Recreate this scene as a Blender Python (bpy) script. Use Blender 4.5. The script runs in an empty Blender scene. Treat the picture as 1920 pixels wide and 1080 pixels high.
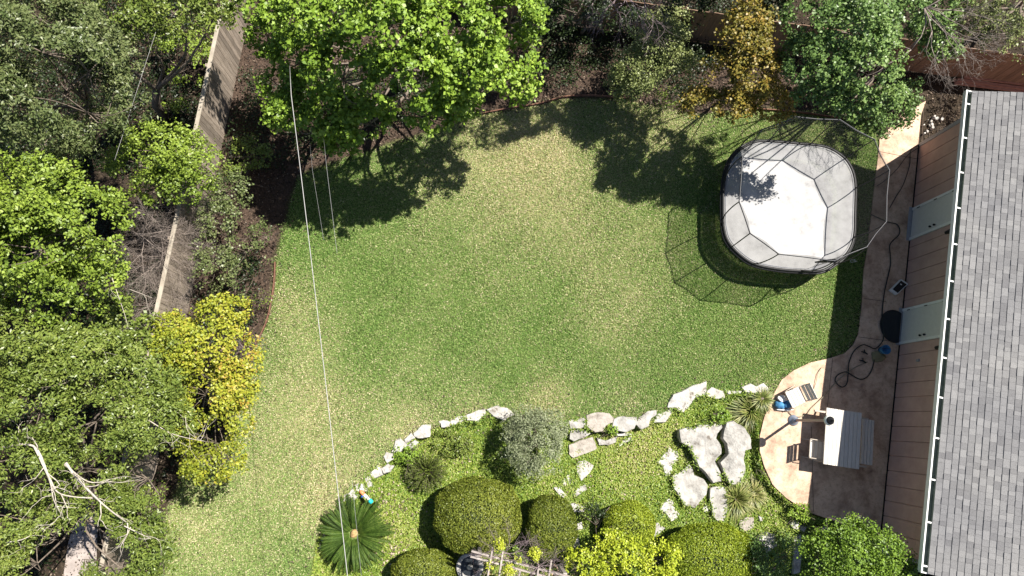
import bpy, bmesh, math, random
import numpy as np
from mathutils import Vector, Matrix
rad = math.radians
rng = np.random.default_rng(7)
random.seed(7)
sc = bpy.context.scene
COL = sc.collection

# ------------------------------------------------------------------ camera
H = 19.0
FPX = 1280.0
NAD = (875.0, 785.0)          # where the plumb line under the drone meets the picture
d0 = np.array([NAD[0]-960, -(NAD[1]-540), -FPX]); d0 /= np.linalg.norm(d0)
t0 = np.array([0, 0, -1.0]); v0 = np.cross(d0, t0); c0 = float(d0 @ t0)
K0 = np.array([[0, -v0[2], v0[1]], [v0[2], 0, -v0[0]], [-v0[1], v0[0], 0]])
R0 = np.eye(3)+K0+K0@K0/(1+c0)
cam_d = bpy.data.cameras.new('camera'); cam = bpy.data.objects.new('camera', cam_d); COL.objects.link(cam)
M = Matrix([list(map(float, R0[i]))+[0] for i in range(3)]+[[0, 0, 0, 1]])
cam.matrix_world = Matrix.Translation((0, 0, H)) @ M
cam_d.sensor_width = 36; cam_d.lens = 36*FPX/1920; cam_d.clip_end = 3000
sc.camera = cam

def P(px, py, z=0.0):
    """ground (or height z) position seen at a pixel of the 1920x1080 survey photograph"""
    r = R0 @ np.array([px-960, -(py-540), -FPX]); k = (z-H)/r[2]
    return np.array([r[0]*k, r[1]*k, z])
def PP(pts, z=0.0): return [tuple(P(x, y, z)) for x, y in pts]
def cr(ox, oy, s, pts): return [(ox+x/s, oy+y/s) for x, y in pts]

# ------------------------------------------------------------------ world, sun, exposure
SX, SY = 0.50, 0.31
w = bpy.data.worlds.new('World'); sc.world = w; w.use_nodes = True
nt = w.node_tree; nt.nodes.clear()
sky = nt.nodes.new('ShaderNodeTexSky'); sky.sky_type = 'NISHITA'; sky.sun_disc = False
sky.sun_elevation = math.atan(1/math.hypot(SX, SY)); sky.sun_rotation = math.atan2(SX, SY)
bg = nt.nodes.new('ShaderNodeBackground'); bg.inputs[1].default_value = 0.05
wo = nt.nodes.new('ShaderNodeOutputWorld')
nt.links.new(sky.outputs[0], bg.inputs[0]); nt.links.new(bg.outputs[0], wo.inputs[0])
sd_ = bpy.data.lights.new('sun', 'SUN'); sd_.energy = 5.0; sd_.angle = rad(0.5); sd_.color = (1.0, 0.95, 0.86)
so = bpy.data.objects.new('sun', sd_); COL.objects.link(so)
so.rotation_euler = Vector((SX, SY, 1)).to_track_quat('Z', 'Y').to_euler(); so.location = (10, 6, 30)
sc.view_settings.view_transform = 'Standard'; sc.view_settings.look = 'None'
sc.view_settings.exposure = 0.92; sc.view_settings.gamma = 1
sc.render.engine = 'CYCLES'
try:
    sc.cycles.max_bounces = 6; sc.cycles.transparent_max_bounces = 12
    sc.cycles.diffuse_bounces = 3; sc.cycles.glossy_bounces = 2; sc.cycles.transmission_bounces = 3
except Exception: pass

# ------------------------------------------------------------------ materials
def newmat(name):
    m = bpy.data.materials.new(name); m.use_nodes = True
    b = m.node_tree.nodes.get('Principled BSDF'); return m, m.node_tree, b
def N(nt, t, **kw):
    n = nt.nodes.new(t)
    for k, v in kw.items(): setattr(n, k, v)
    return n
def ramp(nt, stops):
    r = N(nt, 'ShaderNodeValToRGB'); el = r.color_ramp.elements
    while len(el) < len(stops): el.new(0.5)
    for e, (p, c) in zip(el, stops): e.position = p; e.color = (*c, 1)
    return r
def coord(nt, scale=(1, 1, 1), kind='Object'):
    tc = N(nt, 'ShaderNodeTexCoord'); mp = N(nt, 'ShaderNodeMapping'); mp.inputs['Scale'].default_value = scale
    nt.links.new(tc.outputs[kind], mp.inputs[0]); return mp.outputs[0]
def noisy(name, stops, scale=6, detail=8, rough=0.85, bump=0.3, bscale=40, stretch=(1, 1, 1), spec=0.3, metal=0.0, dist=0.01, island=0.0):
    m, nt, b = newmat(name); L = nt.links.new
    co = coord(nt, stretch)
    n = N(nt, 'ShaderNodeTexNoise'); n.inputs['Scale'].default_value = scale; n.inputs['Detail'].default_value = detail; n.inputs['Roughness'].default_value = 0.65
    L(co, n.inputs['Vector']); r = ramp(nt, stops); L(n.outputs[0], r.inputs[0])
    col = r.outputs[0]
    if island:
        g = N(nt, 'ShaderNodeNewGeometry'); mr = N(nt, 'ShaderNodeMapRange'); mr.inputs[3].default_value = 1-island; mr.inputs[4].default_value = 1+island
        L(g.outputs['Random Per Island'], mr.inputs[0])
        hs = N(nt, 'ShaderNodeHueSaturation'); L(mr.outputs[0], hs.inputs['Value']); L(col, hs.inputs['Color']); col = hs.outputs[0]
    L(col, b.inputs['Base Color'])
    b.inputs['Roughness'].default_value = rough; b.inputs['Specular IOR Level'].default_value = spec; b.inputs['Metallic'].default_value = metal
    if bump:
        n2 = N(nt, 'ShaderNodeTexNoise'); n2.inputs['Scale'].default_value = bscale; n2.inputs['Detail'].default_value = 6
        L(co, n2.inputs['Vector']); bp = N(nt, 'ShaderNodeBump'); bp.inputs['Strength'].default_value = bump; bp.inputs['Distance'].default_value = dist
        L(n2.outputs[0], bp.inputs['Height']); L(bp.outputs[0], b.inputs['Normal'])
    return m
def flat(name, c, rough=0.6, metal=0.0, v=0.12, spec=0.3):
    lo = tuple(x*(1-v) for x in c); hi = tuple(min(1, x*(1+v)) for x in c)
    return noisy(name, [(0.3, lo), (0.7, hi)], scale=9, rough=rough, bump=0.1, metal=metal, spec=spec)
def leafmat(name, cols, trans=0.13, rough=0.45, spec=0.35):
    """cols: a run of leaf colours; every leaf picks one, shifted by its clump's own tint"""
    m, nt, b = newmat(name); L = nt.links.new
    g = N(nt, 'ShaderNodeNewGeometry'); at = N(nt, 'ShaderNodeAttribute'); at.attribute_name = 'tint'
    a = N(nt, 'ShaderNodeMath', operation='MULTIPLY'); a.inputs[1].default_value = 0.45; L(g.outputs['Random Per Island'], a.inputs[0])
    s = N(nt, 'ShaderNodeMath', operation='MULTIPLY_ADD'); s.inputs[1].default_value = 0.55; L(at.outputs['Fac'], s.inputs[0]); L(a.outputs[0], s.inputs[2])
    n = len(cols); r = ramp(nt, [(i/(n-1)*0.9+0.05, c) for i, c in enumerate(cols)]); L(s.outputs[0], r.inputs[0])
    L(r.outputs[0], b.inputs['Base Color']); b.inputs['Roughness'].default_value = rough; b.inputs['Specular IOR Level'].default_value = spec
    tr = N(nt, 'ShaderNodeBsdfTranslucent'); hs = N(nt, 'ShaderNodeHueSaturation'); hs.inputs['Value'].default_value = 1.25; hs.inputs['Saturation'].default_value = 1.1
    L(r.outputs[0], hs.inputs['Color']); L(hs.outputs[0], tr.inputs[0])
    mx = N(nt, 'ShaderNodeMixShader'); mx.inputs[0].default_value = trans
    out = [x for x in nt.nodes if x.type == 'OUTPUT_MATERIAL'][0]
    L(b.outputs[0], mx.inputs[1]); L(tr.outputs[0], mx.inputs[2]); L(mx.outputs[0], out.inputs[0])
    return m

MT = {}
MT['bright'] = leafmat('leaf_bright', [(0.072, 0.132, 0.017), (0.144, 0.240, 0.026), (0.240, 0.360, 0.043), (0.372, 0.492, 0.086)])
MT['yellowgreen'] = leafmat('leaf_yellowgreen', [(0.071, 0.118, 0.017), (0.153, 0.224, 0.028), (0.254, 0.342, 0.048), (0.386, 0.459, 0.098)])
MT['greygreen'] = leafmat('leaf_greygreen', [(0.046, 0.069, 0.021), (0.083, 0.118, 0.036), (0.138, 0.172, 0.062), (0.212, 0.236, 0.098)], rough=.4)
MT['deep'] = leafmat('leaf_deep', [(0.050, 0.090, 0.025), (0.094, 0.167, 0.044), (0.163, 0.258, 0.069), (0.263, 0.361, 0.110)], rough=.38)
MT['midgreen'] = leafmat('leaf_mid', [(0.066, 0.101, 0.020), (0.121, 0.173, 0.032), (0.187, 0.239, 0.046), (0.293, 0.335, 0.086)], rough=.38)
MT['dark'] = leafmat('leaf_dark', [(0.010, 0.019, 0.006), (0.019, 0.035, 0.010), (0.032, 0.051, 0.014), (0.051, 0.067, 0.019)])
MT['gold'] = leafmat('leaf_gold', [(0.140, 0.181, 0.022), (0.256, 0.298, 0.030), (0.379, 0.380, 0.041), (0.379, 0.235, 0.047)])
MT['orange'] = leafmat('leaf_orange', [(0.098, 0.109, 0.025), (0.181, 0.167, 0.030), (0.264, 0.201, 0.034), (0.362, 0.217, 0.049)])
MT['olive'] = leafmat('leaf_olive', [(0.100, 0.125, 0.037), (0.163, 0.200, 0.062), (0.250, 0.288, 0.100), (0.350, 0.375, 0.163)])
MT['sage'] = leafmat('leaf_sage', [(0.088, 0.110, 0.055), (0.187, 0.220, 0.110), (0.330, 0.363, 0.220), (0.528, 0.539, 0.396)], rough=.5)
MT['lime'] = leafmat('leaf_lime', [(0.150, 0.206, 0.014), (0.281, 0.355, 0.024), (0.430, 0.486, 0.037), (0.580, 0.598, 0.075)])
MT['topiary'] = leafmat('leaf_topiary', [(0.066, 0.094, 0.013), (0.132, 0.171, 0.022), (0.232, 0.265, 0.039), (0.353, 0.375, 0.077)], trans=.2)
MT['topiary_light'] = leafmat('leaf_topiary_light', [(0.117, 0.176, 0.016), (0.222, 0.293, 0.026), (0.351, 0.410, 0.041), (0.491, 0.515, 0.082)], trans=.2)
MT['cycad'] = leafmat('leaf_cycad', [(.02, .04, .008), (.04, .08, .012), (.075, .125, .02), (.14, .19, .04)], rough=.55, spec=.15, trans=.12)
MT['reed'] = leafmat('leaf_reed', [(0.080, 0.112, 0.024), (0.160, 0.200, 0.048), (0.272, 0.272, 0.088), (0.400, 0.360, 0.176)])
MT['cover'] = leafmat('leaf_cover', [(0.083, 0.163, 0.025), (0.189, 0.291, 0.042), (0.343, 0.418, 0.076), (0.521, 0.441, 0.251)], trans=.25)
MT['grass'] = leafmat('leaf_grass', [(0.089, 0.189, 0.040), (0.196, 0.332, 0.077), (0.333, 0.424, 0.138), (0.643, 0.561, 0.355), (0.850, 0.744, 0.527)], trans=.2, rough=.6, spec=.2)
MT['litter'] = leafmat('leaf_litter', [(.02, .015, .012), (.045, .032, .024), (.11, .075, .052), (.50, .40, .31)], trans=.05, rough=.8)  # brown tones lowered so the litter adds to the shade below the crowns
MT['bark'] = noisy('bark', [(.3, (.09, .07, .055)), (.7, (.26, .21, .17))], scale=14, bump=.8, bscale=30)
MT['deadwood'] = noisy('dead_wood', [(.3, (.36, .31, .26)), (.7, (.62, .56, .48))], scale=10, bump=.5)
MT['twig'] = noisy('twig', [(.3, (.20, .16, .14)), (.7, (.38, .32, .28))], scale=10, bump=.2)
MT['twigpurple'] = noisy('twig_purple', [(.3, (.17, .12, .13)), (.7, (.34, .27, .28))], scale=10, bump=.2)
MT['stone'] = noisy('limestone', [(.33, (.14, .12, .10)), (.40, (.28, .265, .245)), (.55, (.39, .375, .35)), (.70, (.49, .47, .44))], scale=4.5, detail=15, bump=.9, bscale=16, dist=.03)
MT['stonewhite'] = noisy('white_limestone', [(.33, (.16, .14, .11)), (.40, (.36, .34, .31)), (.55, (.47, .45, .42)), (.7, (.57, .55, .51))], scale=6, detail=15, bump=.9, bscale=20, dist=.03)
MT['stonetan'] = noisy('tan_limestone', [(.3, (.20, .17, .145)), (.5, (.36, .325, .285)), (.75, (.47, .43, .385))], scale=6, detail=10, bump=.8, bscale=20, dist=.03)

# ------------------------------------------------------------------ mesh helpers
def link(o, parent=None):
    COL.objects.link(o)
    if parent is not None: o.parent = parent
    return o
def meta(o, label=None, cat=None, group=None, kind=None):
    if label: o['label'] = label
    if cat: o['category'] = cat
    if group: o['group'] = group
    if kind: o['kind'] = kind
    return o
def npmesh(name, V, F, mat, parent=None, tint=None, smooth=False):
    """V (n,3); F (m,k) with a single k"""
    V = np.asarray(V, dtype=np.float32); F = np.asarray(F, dtype=np.int32)
    if parent is not None:
        V = V-np.array(parent_world(parent), dtype=np.float32)
    me = bpy.data.meshes.new(name); n, k = F.shape
    me.vertices.add(len(V)); me.vertices.foreach_set('co', V.ravel())
    me.loops.add(n*k); me.loops.foreach_set('vertex_index', F.ravel())
    me.polygons.add(n); me.polygons.foreach_set('loop_start', np.arange(0, n*k, k, dtype=np.int32))
    try: me.polygons.foreach_set('loop_total', np.full(n, k, dtype=np.int32))
    except Exception: pass
    if tint is not None:
        a = me.attributes.new('tint', 'FLOAT', 'FACE'); a.data.foreach_set('value', np.asarray(tint, dtype=np.float32))
    me.update(calc_edges=True); me.validate()
    if smooth: me.polygons.foreach_set('use_smooth', np.ones(n, dtype=bool))
    me.materials.append(mat)
    return link(bpy.data.objects.new(name, me), parent)
class MB:
    """collects polygons in world space, builds ONE mesh object"""
    def __init__(s): s.V = []; s.F = []
    def add(s, V, F):
        o = len(s.V); s.V += [tuple(map(float, v)) for v in V]; s.F += [[i+o for i in f] for f in F]; return s
    def hexa(s, lo, hi):
        """lo, hi: 4 corner points each (counter-clockwise)"""
        return s.add(list(lo)+list(hi), [(3, 2, 1, 0), (4, 5, 6, 7), (0, 1, 5, 4), (1, 2, 6, 5), (2, 3, 7, 6), (3, 0, 4, 7)])
    def box(s, c, u, v, n, a, b, h):
        c, u, v, n = (np.array(q, float) for q in (c, u, v, n))
        q = [c+u*i*a/2+v*j*b/2-n*h/2 for i, j in ((-1, -1), (1, -1), (1, 1), (-1, 1))]
        return s.hexa(q, [p+n*h for p in q])
    def prism(s, pts, z0, z1):
        n = len(pts)
        V = [(p[0], p[1], z0) for p in pts]+[(p[0], p[1], z1) for p in pts]
        area = sum(pts[i][0]*pts[(i+1) % n][1]-pts[(i+1) % n][0]*pts[i][1] for i in range(n))
        F = [list(range(n))[::-1], list(range(n, 2*n))]+[(i, (i+1) % n, (i+1) % n+n, i+n) for i in range(n)]
        if area < 0: F = [list(f)[::-1] for f in F]
        return s.add(V, F)
    def tube(s, pts, r, seg=6, cap=True):
        pts = [np.array(p, float) for p in pts]; n = len(pts)
        rr = r if hasattr(r, '__len__') else [r]*n
        V = []; prev = None
        for i, p in enumerate(pts):
            d = pts[min(i+1, n-1)]-pts[max(i-1, 0)]; d = d/(np.linalg.norm(d)+1e-9)
            if prev is None:
                a = np.cross(d, [0, 0, 1.]) if abs(d[2]) < .9 else np.cross(d, [1., 0, 0])
            else: a = prev-d*(prev@d)
            a = a/(np.linalg.norm(a)+1e-9); prev = a; b = np.cross(d, a)
            for k in range(seg):
                t = 2*math.pi*k/seg; V.append(p+(a*math.cos(t)+b*math.sin(t))*rr[i])
        F = [(i*seg+k, i*seg+(k+1) % seg, (i+1)*seg+(k+1) % seg, (i+1)*seg+k) for i in range(n-1) for k in range(seg)]
        if cap: F += [tuple(range(seg))[::-1], tuple(range((n-1)*seg, n*seg))]
        return s.add(V, F)
    def lathe(s, c, prof, seg=24):
        V = []; n = len(prof)
        for r, z in prof:
            for k in range(seg):
                t = 2*math.pi*k/seg; V.append((c[0]+r*math.cos(t), c[1]+r*math.sin(t), c[2]+z))
        F = [(i*seg+k, i*seg+(k+1) % seg, (i+1)*seg+(k+1) % seg, (i+1)*seg+k) for i in range(n-1) for k in range(seg)]
        F += [tuple(range(seg))[::-1], tuple(range((n-1)*seg, n*seg))]
        return s.add(V, F)
    def build(s, name, mat, parent=None, smooth=False, bevel=0):
        off = Vector(parent_world(parent)) if parent is not None else Vector((0, 0, 0))
        me = bpy.data.meshes.new(name); me.from_pydata([tuple(Vector(v)-off) for v in s.V], [], s.F); me.update()
        if smooth:
            for p in me.polygons: p.use_smooth = True
        me.materials.append(mat)
        o = link(bpy.data.objects.new(name, me), parent)
        if bevel:
            md = o.modifiers.new('bevel', 'BEVEL'); md.width = bevel; md.segments = 2; md.limit_method = 'ANGLE'
        return o
def parent_world(p):
    v = Vector((0, 0, 0))
    while p is not None: v += Vector(p.location); p = p.parent
    return v
def empty(name, loc, label, cat, group=None):
    o = bpy.data.objects.new(name, None); o.location = tuple(map(float, loc)); o.empty_display_size = .2; link(o)
    return meta(o, label, cat, group)
def smooth_path(pts, n=8):
    pts = [np.array(p, float) for p in pts]; out = []
    for i in range(len(pts)-1):
        p0, p1, p2, p3 = pts[max(i-1, 0)], pts[i], pts[i+1], pts[min(i+2, len(pts)-1)]
        for k in range(n):
            t = k/n; out.append(.5*((2*p1)+(-p0+p2)*t+(2*p0-5*p1+4*p2-p3)*t*t+(-p0+3*p1-3*p2+p3)*t**3))
    out.append(pts[-1]); return out
def sdist(X, Y, poly):
    """signed distance (negative inside) of points to a polygon"""
    p = np.array([(q[0], q[1]) for q in poly]); n = len(p); D = np.full(X.shape, 1e9); ins = np.zeros(X.shape, bool)
    for i in range(n):
        a = p[i]; b = p[(i+1) % n]; e = b-a; t = np.clip(((X-a[0])*e[0]+(Y-a[1])*e[1])/(e@e+1e-12), 0, 1)
        D = np.minimum(D, np.hypot(X-a[0]-t*e[0], Y-a[1]-t*e[1]))
        c = ((a[1] > Y) != (b[1] > Y)); xs = a[0]+(Y-a[1])/(e[1]+1e-12)*e[0]; ins ^= c & (X < xs)
    return np.where(ins, -D, D)
class Noise:
    def __init__(s, scale, seed, k=14):
        g = np.random.default_rng(seed); s.d = g.normal(size=(k, 3))*scale; s.p = g.uniform(0, 6.28, k); s.k = k
    def __call__(s, X):
        return np.sin(X@s.d.T+s.p).sum(1)/math.sqrt(s.k)      # ~ +-2
def unit(a): return a/(np.linalg.norm(a, axis=-1, keepdims=True)+1e-9)
def leafquads(C, Nn, L, W, g, axis=None, fold=.25):
    n = len(C); a = g.normal(size=(n, 3)) if axis is None else axis
    Nn = unit(Nn); a = unit(a-Nn*(a*Nn).sum(1, keepdims=True)); b = np.cross(Nn, a)
    L = np.asarray(L).reshape(-1, 1)*np.ones((n, 1)); W = np.asarray(W).reshape(-1, 1)*np.ones((n, 1))
    mid = C-a*L*.05
    V = np.stack([C-a*L/2, mid-b*W/2+Nn*W*fold, C+a*L/2-Nn*L*.12, mid+b*W/2+Nn*W*fold], 1).reshape(-1, 3)
    return V, np.arange(n*4).reshape(-1, 4)

# ------------------------------------------------------------------ the ground
stone_line = [(592, 1010), (620, 965), (650, 938), (700, 893), (728, 855), (778, 812), (840, 792), (935, 777), (1060, 793), (1160, 793), (1235, 785), (1290, 752), (1350, 738), (1425, 733)]
GARD = PP([(575, 1110)]+stone_line+[(1425, 800), (1430, 870), (1448, 908), (1500, 955), (1570, 980), (1660, 1000), (1690, 1300), (540, 1300)])
patio_px = [(1735, 190), (1690, 215), (1648, 262), (1648, 269), (1625, 469), (1618, 508), (1615, 572), (1608, 627), (1599, 647), (1582, 663), (1550, 673), (1518, 680), (1487, 695), (1465, 712), (1452, 735), (1432, 783),
            (1424, 817), (1424, 846), (1432, 874), (1448, 909), (1474, 934), (1515, 960), (1562, 976), (1610, 989), (1651, 997)]
LAWN = PP([(560, 330), (540, 400), (515, 490), (510, 560), (497, 610), (480, 645), (465, 700), (420, 830), (350, 880), (325, 930), (300, 1000), (288, 1110), (575, 1110)]+stone_line+
          [(1452, 735), (1465, 712), (1487, 695), (1518, 680), (1550, 673), (1582, 663), (1608, 627), (1618, 508), (1648, 269), (1640, 225), (1560, 212), (1450, 205), (1300, 215), (1180, 190), (1060, 185), (1000, 197), (915, 212), (800, 250), (640, 300)])
MULCH = PP([(440, -40), (560, -60), (1240, -30), (1300, 100), (1700, 140), (1650, 230), (1560, 214), (1450, 207), (1300, 217), (1180, 192), (1060, 187), (1000, 199), (915, 214), (800, 252), (640, 302), (560, 332), (540, 400), (517, 490), (512, 560), (499, 610), (482, 645), (467, 700), (400, 790), (330, 760), (330, 600), (400, 330)])
def gz(X, Y):
    s = sdist(X, Y, GARD); t = np.clip(-s/.28, 0, 1); return -0.30*t*t*(3-2*t)+0.02*np.sin(X*1.1+1)*np.sin(Y*.9)*np.clip(-s/1, 0, 1)
def gz1(x, y): return float(gz(np.array([x]), np.array([y]))[0])
dryspots = [(950, 300, 130, .75), (1090, 420, 130, .5), (1150, 600, 70, .35), (640, 860, 130, .55), (500, 760, 120, .35), (350, 990, 90, .6), (590, 620, 70, .3), (1010, 230, 110, .7), (1240, 230, 110, .8), (1030, 752, 50, .8), (880, 775, 45, .5), (1180, 770, 40, .45),
            (535, 560, 45, .6), (780, 795, 50, .6), (600, 950, 60, .6), (800, 350, 90, .35), (1500, 230, 90, .35), (1430, 735, 25, .5), (1240, 500, 80, .2), (620, 760, 60, .25), (880, 480, 70, .15)]
def dry(X, Y):
    D = np.zeros(X.shape)+.06
    for x, y, r, a in dryspots:
        c = P(x, y); R = r*H/FPX; D += .75*a*np.exp(-((X-c[0])**2+(Y-c[1])**2)/(2*(R*.75)**2))
    n = Noise(1.3, 3)(np.stack([X, Y, X*0], -1).reshape(-1, 3)).reshape(X.shape); n2 = Noise(4.5, 4)(np.stack([X, Y, X*0], -1).reshape(-1, 3)).reshape(X.shape)
    return np.clip(D+.05*n+.06*n2, 0, 1)
xs = np.concatenate([[-900, -300, -100, -50, -30], np.arange(-19, 19.01, .1), [30, 50, 100, 300, 900]])
ys = np.concatenate([[-900, -300, -100, -50, -20], np.arange(-8.5, 15.01, .1), [30, 50, 100, 300, 900]])
X, Y = np.meshgrid(xs, ys); Z = gz(X, Y)+.012*np.sin(X*2.3+Y)*np.cos(Y*1.7)
nx_, ny_ = len(xs), len(ys); idx = np.arange(nx_*ny_).reshape(ny_, nx_)
F = np.stack([idx[:-1, :-1], idx[:-1, 1:], idx[1:, 1:], idx[1:, :-1]], -1).reshape(-1, 4)
def groundmat():
    m, nt, b = newmat('ground'); L = nt.links.new; co = coord(nt)
    def nz(s, d=6):
        n = N(nt, 'ShaderNodeTexNoise'); n.inputs['Scale'].default_value = s; n.inputs['Detail'].default_value = d; n.inputs['Roughness'].default_value = .7; L(co, n.inputs['Vector']); return n.outputs[0]
    def att(a):
        n = N(nt, 'ShaderNodeAttribute'); n.attribute_name = a; return n.outputs['Fac']
    def mixc(f, a, c):
        x = N(nt, 'ShaderNodeMix', data_type='RGBA'); L(f, x.inputs[0]); L(a, x.inputs[6]); L(c, x.inputs[7]); return x.outputs[2]
    fine = nz(28, 4)
    green = ramp(nt, [(.35, (.05, .085, .02)), (.6, (.11, .17, .04))]); L(fine, green.inputs[0])
    straw = ramp(nt, [(.35, (.2, .175, .08)), (.65, (.46, .40, .22))]); L(fine, straw.inputs[0])
    soil = ramp(nt, [(.3, (.018, .014, .010)), (.55, (.045, .034, .024)), (.75, (.10, .075, .055))]); L(nz(7, 8), soil.inputs[0])  # soil and mulch colours darkened to deepen the shade under the trees
    mul = ramp(nt, [(.3, (.03, .021, .016)), (.5, (.065, .045, .034)), (.7, (.15, .105, .08))]); L(nz(18, 8), mul.inputs[0])
    cov = ramp(nt, [(.3, (.04, .06, .01)), (.6, (.10, .13, .02)), (.8, (.22, .2, .08))]); L(nz(9, 6), cov.inputs[0])
    c = mixc(att('mulch'), soil.outputs[0], mul.outputs[0]); c = mixc(att('cover'), c, cov.outputs[0])
    lw = mixc(att('dry'), green.outputs[0], straw.outputs[0]); c = mixc(att('lawn'), c, lw)
    L(c, b.inputs['Base Color']); b.inputs['Roughness'].default_value = .95; b.inputs['Specular IOR Level'].default_value = .1
    bp = N(nt, 'ShaderNodeBump'); bp.inputs['Strength'].default_value = .7; bp.inputs['Distance'].default_value = .02; L(fine, bp.inputs['Height']); L(bp.outputs[0], b.inputs['Normal'])
    return m
gr = npmesh('ground', np.stack([X, Y, Z], -1).reshape(-1, 3), F, groundmat(), smooth=True); meta(gr, kind='structure')
jit = .12*Noise(3, 9)(np.stack([X, Y, X*0], -1).reshape(-1, 3)).reshape(X.shape)
for nm, val in (('lawn', np.clip(.5-(sdist(X, Y, LAWN)+jit*.4)/.2, 0, 1)), ('mulch', np.clip(.5-(sdist(X, Y, MULCH)+jit)/.4, 0, 1)), ('cover', np.clip(.5-(sdist(X, Y, GARD)+jit)/.3, 0, 1)), ('dry', dry(X, Y))):
    a = gr.data.attributes.new(nm, 'FLOAT', 'POINT'); a.data.foreach_set('value', val.ravel().astype(np.float32))

PATH = PP([(150, 940), (172, 935), (184, 975), (178, 1130), (112, 1130), (128, 1020)])
def inbox(n, x0, x1, y0, y1): return rng.uniform(x0, x1, n), rng.uniform(y0, y1, n)
def seen(X, Y, m=.4):
    q = np.stack([X, Y, X*0-H], -1)@R0; px = 960-q[:, 0]/q[:, 2]*FPX; py = 540+q[:, 1]/q[:, 2]*FPX
    return (px > -m*100) & (px < 1920+m*100) & (py > -m*100) & (py < 1080+m*100)
# lawn grass
gx, gy = inbox(1150000, -9.5, 12.5, -5.2, 10.5)
k = (sdist(gx, gy, LAWN)+.03*rng.normal(size=gx.shape) < 0) & seen(gx, gy); gx, gy = gx[k], gy[k]
gx, gy = gx[:520000], gy[:520000]
dv = dry(gx, gy); n = len(gx)
isdry = rng.uniform(size=n) < dv*1.05
tint = np.where(isdry, rng.uniform(.50, .92, n), np.clip(rng.normal(.22, .14, n)+.12*dv, 0, .6))
C = np.stack([gx, gy, gz(gx, gy)+rng.uniform(.008, .035, n)], -1)
Nn = rng.normal(size=(n, 3))*np.array([.85, .85, .3])+[0, 0, .8]
V, F = leafquads(C, Nn, rng.uniform(.035, .075, n), rng.uniform(.010, .022, n), rng)
meta(npmesh('lawn_grass', V, F, MT['grass'], tint=tint), 'mown lawn grass, green with straw coloured dry patches, filling the middle of the yard', 'grass', kind='stuff')
# garden ground cover
gx, gy = inbox(330000, -5, 12, -5.6, 1.2)
k = (sdist(gx, gy, GARD) < -.05) & seen(gx, gy); gx, gy = gx[k], gy[k]
nz = Noise(1.6, 12)(np.stack([gx, gy, gx*0], -1)); nz2 = Noise(6, 13)(np.stack([gx, gy, gx*0], -1))
k = (nz*.5+nz2*.5 > -1.1); gx, gy, nz = gx[k], gy[k], nz[k]; n = len(gx)
# the drier middle of the garden carries olive and straw leaves
cdry = np.exp(-((gx-P(1190, 860)[0])**2/3.2+(gy-P(1190, 860)[1])**2/1.6))
tint = np.clip(rng.normal(.38, .18, n)+.16*nz+.25*cdry, 0, 1)
C = np.stack([gx, gy, gz(gx, gy)+rng.uniform(.01, .07, n)], -1); Nn = rng.normal(size=(n, 3))*.5+[0, 0, 1]
V, F = leafquads(C, Nn, rng.uniform(.035, .07, n), rng.uniform(.022, .045, n), rng)
meta(npmesh('ground_cover', V, F, MT['cover'], tint=tint), 'low yellow green ground cover carpeting the stone garden below the lawn', 'ground cover', kind='stuff')
# leaf litter on the beds, verge and under the trees
gx, gy = inbox(260000, -17, 18, -8, 13)
k = (sdist(gx, gy, LAWN) > -.05) & (sdist(gx, gy, GARD) > .05) & seen(gx, gy) & (sdist(gx, gy, PP(patio_px)) > .1) & ((sdist(gx, gy, PATH) > .0) | (rng.uniform(size=gx.shape) < .35)) & (rng.uniform(size=gx.shape) < .75); gx, gy = gx[k], gy[k]
ne = 5000; ex, ey = inbox(ne*6, -9, 12, -5, 10.5); e = sdist(ex, ey, LAWN); ks = (e < 0) & (rng.uniform(size=e.shape) < np.exp(e/.35)*.9); gx = np.concatenate([gx, ex[ks][:2500]]); gy = np.concatenate([gy, ey[ks][:2500]])
for cx_, cy_, nn_, rr_ in ((655, 955, 60, .3), (725, 945, 90, .3), (775, 955, 60, .35), (730, 1040, 90, .3), (780, 1050, 40, .3), (705, 1010, 30, .5), (880, 880, 40, .5), (1150, 900, 50, .6), (1250, 860, 40, .7), (1420, 960, 80, .5), (1330, 960, 40, .5)):
    q_ = P(cx_, cy_); gx = np.concatenate([gx, q_[0]+rng.normal(size=nn_)*rr_]); gy = np.concatenate([gy, q_[1]+rng.normal(size=nn_)*rr_])
n = len(gx); C = np.stack([gx, gy, gz(gx, gy)+rng.uniform(.01, .04, n)+.05*(sdist(gx, gy, GARD) < 0)], -1); Nn = rng.normal(size=(n, 3))*.4+[0, 0, 1]
V, F = leafquads(C, Nn, rng.uniform(.04, .09, n), rng.uniform(.02, .05, n), rng)
meta(npmesh('leaf_litter', V, F, MT['litter'], tint=np.where(np.arange(n) > n-620, .95, rng.uniform(0, .75, n))), 'brown fallen leaves scattered over the beds and under the trees', 'leaf litter', kind='stuff')

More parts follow.
